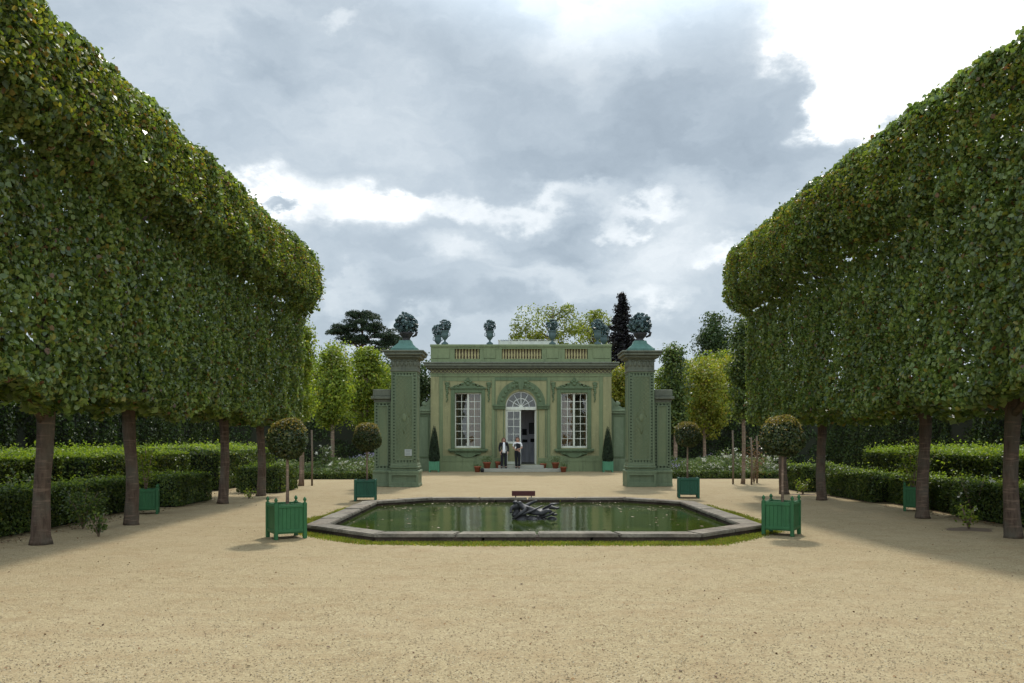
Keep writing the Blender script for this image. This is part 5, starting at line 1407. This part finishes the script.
# ------------------------------------------------------------------ people
def person(X, Y, z, label, kind, seed, yaw=0.0, H=1.62):
    root = thing('person', label, 'person', (X, Y, z), yaw); k = H / 1.70
    def S3(p): return tuple(c * k for c in p)
    if kind == 'jacket':
        hip = .10; legs = [[(.09, 0, .90), (.10, -.01, .50), (.11, .02, .09), (.12, -.13, .035)], [(-.09, 0, .90), (-.10, -.02, .50), (-.12, .01, .09), (-.15, -.13, .035)]]
        arms = [[(.18, 0, 1.40), (.25, .02, 1.13), (.22, -.09, .92)], [(-.18, 0, 1.40), (-.25, .03, 1.13), (-.21, -.08, .92)]]
    else:
        legs = [[(.09, 0, .90), (.10, -.03, .50), (.09, 0, .09), (.11, -.14, .035)], [(-.09, 0, .90), (-.08, .02, .50), (-.07, .07, .09), (-.08, -.07, .035)]]
        arms = [[(.19, 0, 1.40), (.25, .02, 1.14), (.14, -.20, 1.08)], [(-.19, 0, 1.40), (-.25, .02, 1.14), (-.10, -.22, 1.06)]]
    V = [(0, 0, .94), (0, .01, 1.12), (0, .01, 1.30), (0, .01, 1.42), (0, 0, 1.49), (0, -.015, 1.56), (0, -.02, 1.63), (0, -.005, 1.68)]
    E = [(i, i + 1) for i in range(7)]; Rd = [.13, .12, .13, .10, .052, .075, .082, .05]
    for L_ in legs:
        b = 0
        for p, r in zip(L_, (.088, .06, .042, .034)):
            V.append(p); Rd.append(r); E.append((b, len(V) - 1)); b = len(V) - 1
    hands = []
    for A in arms:
        b = 3
        for p, r in zip(A, (.055, .042, .030)):
            V.append(p); Rd.append(r); E.append((b, len(V) - 1)); b = len(V) - 1
        d = (Vector(A[2]) - Vector(A[1])).normalized(); sx = 1 if A[2][0] > 0 else -1
        palm = Vector(A[2]) + d * .075; V.append(tuple(palm)); Rd.append(.03); E.append((b, len(V) - 1)); b = len(V) - 1; hands.append(palm)
        sidev = Vector((0, -1, 0)) if kind == 'jacket' else Vector((-sx * .5, -.4, .7)).normalized()
        sidev = (sidev - d * sidev.dot(d)).normalized()
        for j, (o_, ln) in enumerate(((-.030, .055), (-.010, .072), (.010, .078), (.030, .070))):
            q = palm + sidev * -o_ * 1.0 + d * .045; q2 = q + d * ln * .55 + Vector((-sx * .006, 0, 0)); q3 = q2 + d * ln * .4 + Vector((-sx * .018, 0, 0))
            for q_ in (q, q2, q3):
                V.append(tuple(q_)); Rd.append(.009); E.append((b if q_ is q else len(V) - 2, len(V) - 1))
        q = palm + sidev * .04 - d * .01; q2 = q + sidev * .012 + d * .04
        V.append(tuple(q)); Rd.append(.011); E.append((b, len(V) - 1)); V.append(tuple(q2)); Rd.append(.009); E.append((len(V) - 2, len(V) - 1))
    # nose, ears
    for p, r in (((0, -.105, 1.60), .014), ((.082, 0, 1.605), .016), ((-.082, 0, 1.605), .016)):
        V.append(p); Rd.append(r); E.append((5, len(V) - 1))
    def grow(name, V, E, Rd, mat):
        me = bpy.data.meshes.new(name); me.from_pydata([S3(v) for v in V], E, []); o = bpy.data.objects.new(name, me); link(o)
        return skin_apply(o, [r * k for r in Rd], M[mat], root)
    grow('body', V, E, Rd, 'skin')
    eb = MB()
    for sx in (-1, 1): eb.ball(S3((sx * .03, -.092, 1.615)), .010 * k, 6, 4)
    eb.ball(S3((0, -.092, 1.555)), (.022 * k, .006, .006 * k), 6, 4); eb.build('eyes_and_mouth', 'black', root)
    # trousers
    V2 = [(0, 0, .96), (0, .005, 1.04)]; E2 = [(0, 1)]; R2 = [.145, .138]
    for L_ in legs:
        b = 0
        for p, r in zip(L_[:3], (.108, .082, .075)):
            V2.append(p); R2.append(r); E2.append((b, len(V2) - 1)); b = len(V2) - 1
    grow('trousers', V2, E2, R2, 'cloth_black')
    for L_ in legs:
        x, y, _ = L_[2]; fx, fy, _ = L_[3]
        grow('shoe', [(x, y + .03, .045), (x, y - .03, .05), (fx, fy, .038), (fx + (fx - x) * .3, fy - .05, .03)], [(0, 1), (1, 2), (2, 3)], [.045, .048, .042, .03], 'black')
    def top(name, mat, rs, ra, elbow):
        V3 = [(0, .005, .97), (0, .01, 1.12), (0, .01, 1.30), (0, .01, 1.41), (0, .005, 1.465)]; E3 = [(i, i + 1) for i in range(4)]; R3 = list(rs)
        for A in arms:
            b = 3; pts = A if not elbow else [A[0], tuple(Vector(A[0]).lerp(Vector(A[1]), .85))]
            for p, r in zip(pts, ra):
                V3.append(p); R3.append(r); E3.append((b, len(V3) - 1)); b = len(V3) - 1
        return grow(name, V3, E3, R3, mat)
    if kind == 'jacket':
        top('jacket', 'cloth_black', (.16, .15, .155, .125, .075), (.078, .062, .052), False)
        m = MB()   # white shirt showing in the open front
        prof = [(.86, .085, -.155), (.97, .085, -.168), (1.12, .075, -.158), (1.30, .065, -.158), (1.40, .05, -.125), (1.46, .035, -.08)]
        vs = []; fs = []
        for zz, w, y in prof:
            for t in (-1, -.5, 0, .5, 1): vs.append(S3((t * w, y - .012 * (1 - t * t), zz)))
        for zz, w, y in prof:
            for t in (-1, -.5, 0, .5, 1): vs.append(S3((t * w, y + .03, zz)))
        n5 = len(prof)
        for i in range(n5 - 1):
            for j in range(4):
                fs.append((i * 5 + j, i * 5 + j + 1, (i + 1) * 5 + j + 1, (i + 1) * 5 + j)); b_ = n5 * 5; fs.append((b_ + i * 5 + j, b_ + (i + 1) * 5 + j, b_ + (i + 1) * 5 + j + 1, b_ + i * 5 + j + 1))
            for j in (0, 4):
                b_ = n5 * 5; fs.append((i * 5 + j, (i + 1) * 5 + j, b_ + (i + 1) * 5 + j, b_ + i * 5 + j))
        for j in range(4):
            b_ = n5 * 5; fs.append((j, b_ + j, b_ + j + 1, j + 1))
        m.add(vs, fs, True); m.build('shirt', 'cloth_white', root)
    else:
        top('shirt', 'cloth_white', (.15, .142, .148, .12, .07), (.07, .058), True)
        V3 = [(0, .005, .96), (0, .01, 1.12), (0, .01, 1.30), (0, .008, 1.415)]
        grow('waistcoat', V3, [(0, 1), (1, 2), (2, 3)], [.168, .165, .185, .165], 'cloth_black')
        m = MB(); m.box(-.10 * k, -.03 * k, -.215 * k, -.205 * k, 1.10 * k, 1.21 * k, .003); m.build('badge', 'cloth_white', root)
        m = MB(); m.tube([S3((-.065, -.195, 1.21)), S3((-.06, -.165, 1.36)), S3((-.04, -.09, 1.47))], [.006] * 3, 5); m.build('lanyard', 'cloth_white', root)
    hm = MB(); g2 = random.Random(seed)
    hm.ball(S3((0, .015, 1.635)), (.095 * k, .10 * k, .095 * k), 14, 9)
    for sx in (-1, 1):
        ln = .20 if kind == 'jacket' else .10
        hm.tube([S3((sx * .06, .01, 1.67)), S3((sx * .092, .02, 1.60)), S3((sx * .085, .03, 1.60 - ln * .6)), S3((sx * .07, .03, 1.60 - ln))], [.03 * k, .034 * k, .034 * k, .015 * k], 8)
    hm.tube([S3((0, .05, 1.68)), S3((0, .095, 1.60)), S3((0, .075, 1.50))], [.06 * k, .075 * k, .04 * k], 8)
    hm.build('hair', 'hair', root)
person(wx(503.8, 41.55), 41.55, .172, 'person in open black jacket over white shirt standing on the step', 'jacket', 1, R(6), 1.53)
person(wx(517.5, 41.45), 41.45, .172, 'person in white short sleeves, dark waistcoat and badge on the step', 'vest', 2, R(-12), 1.55)
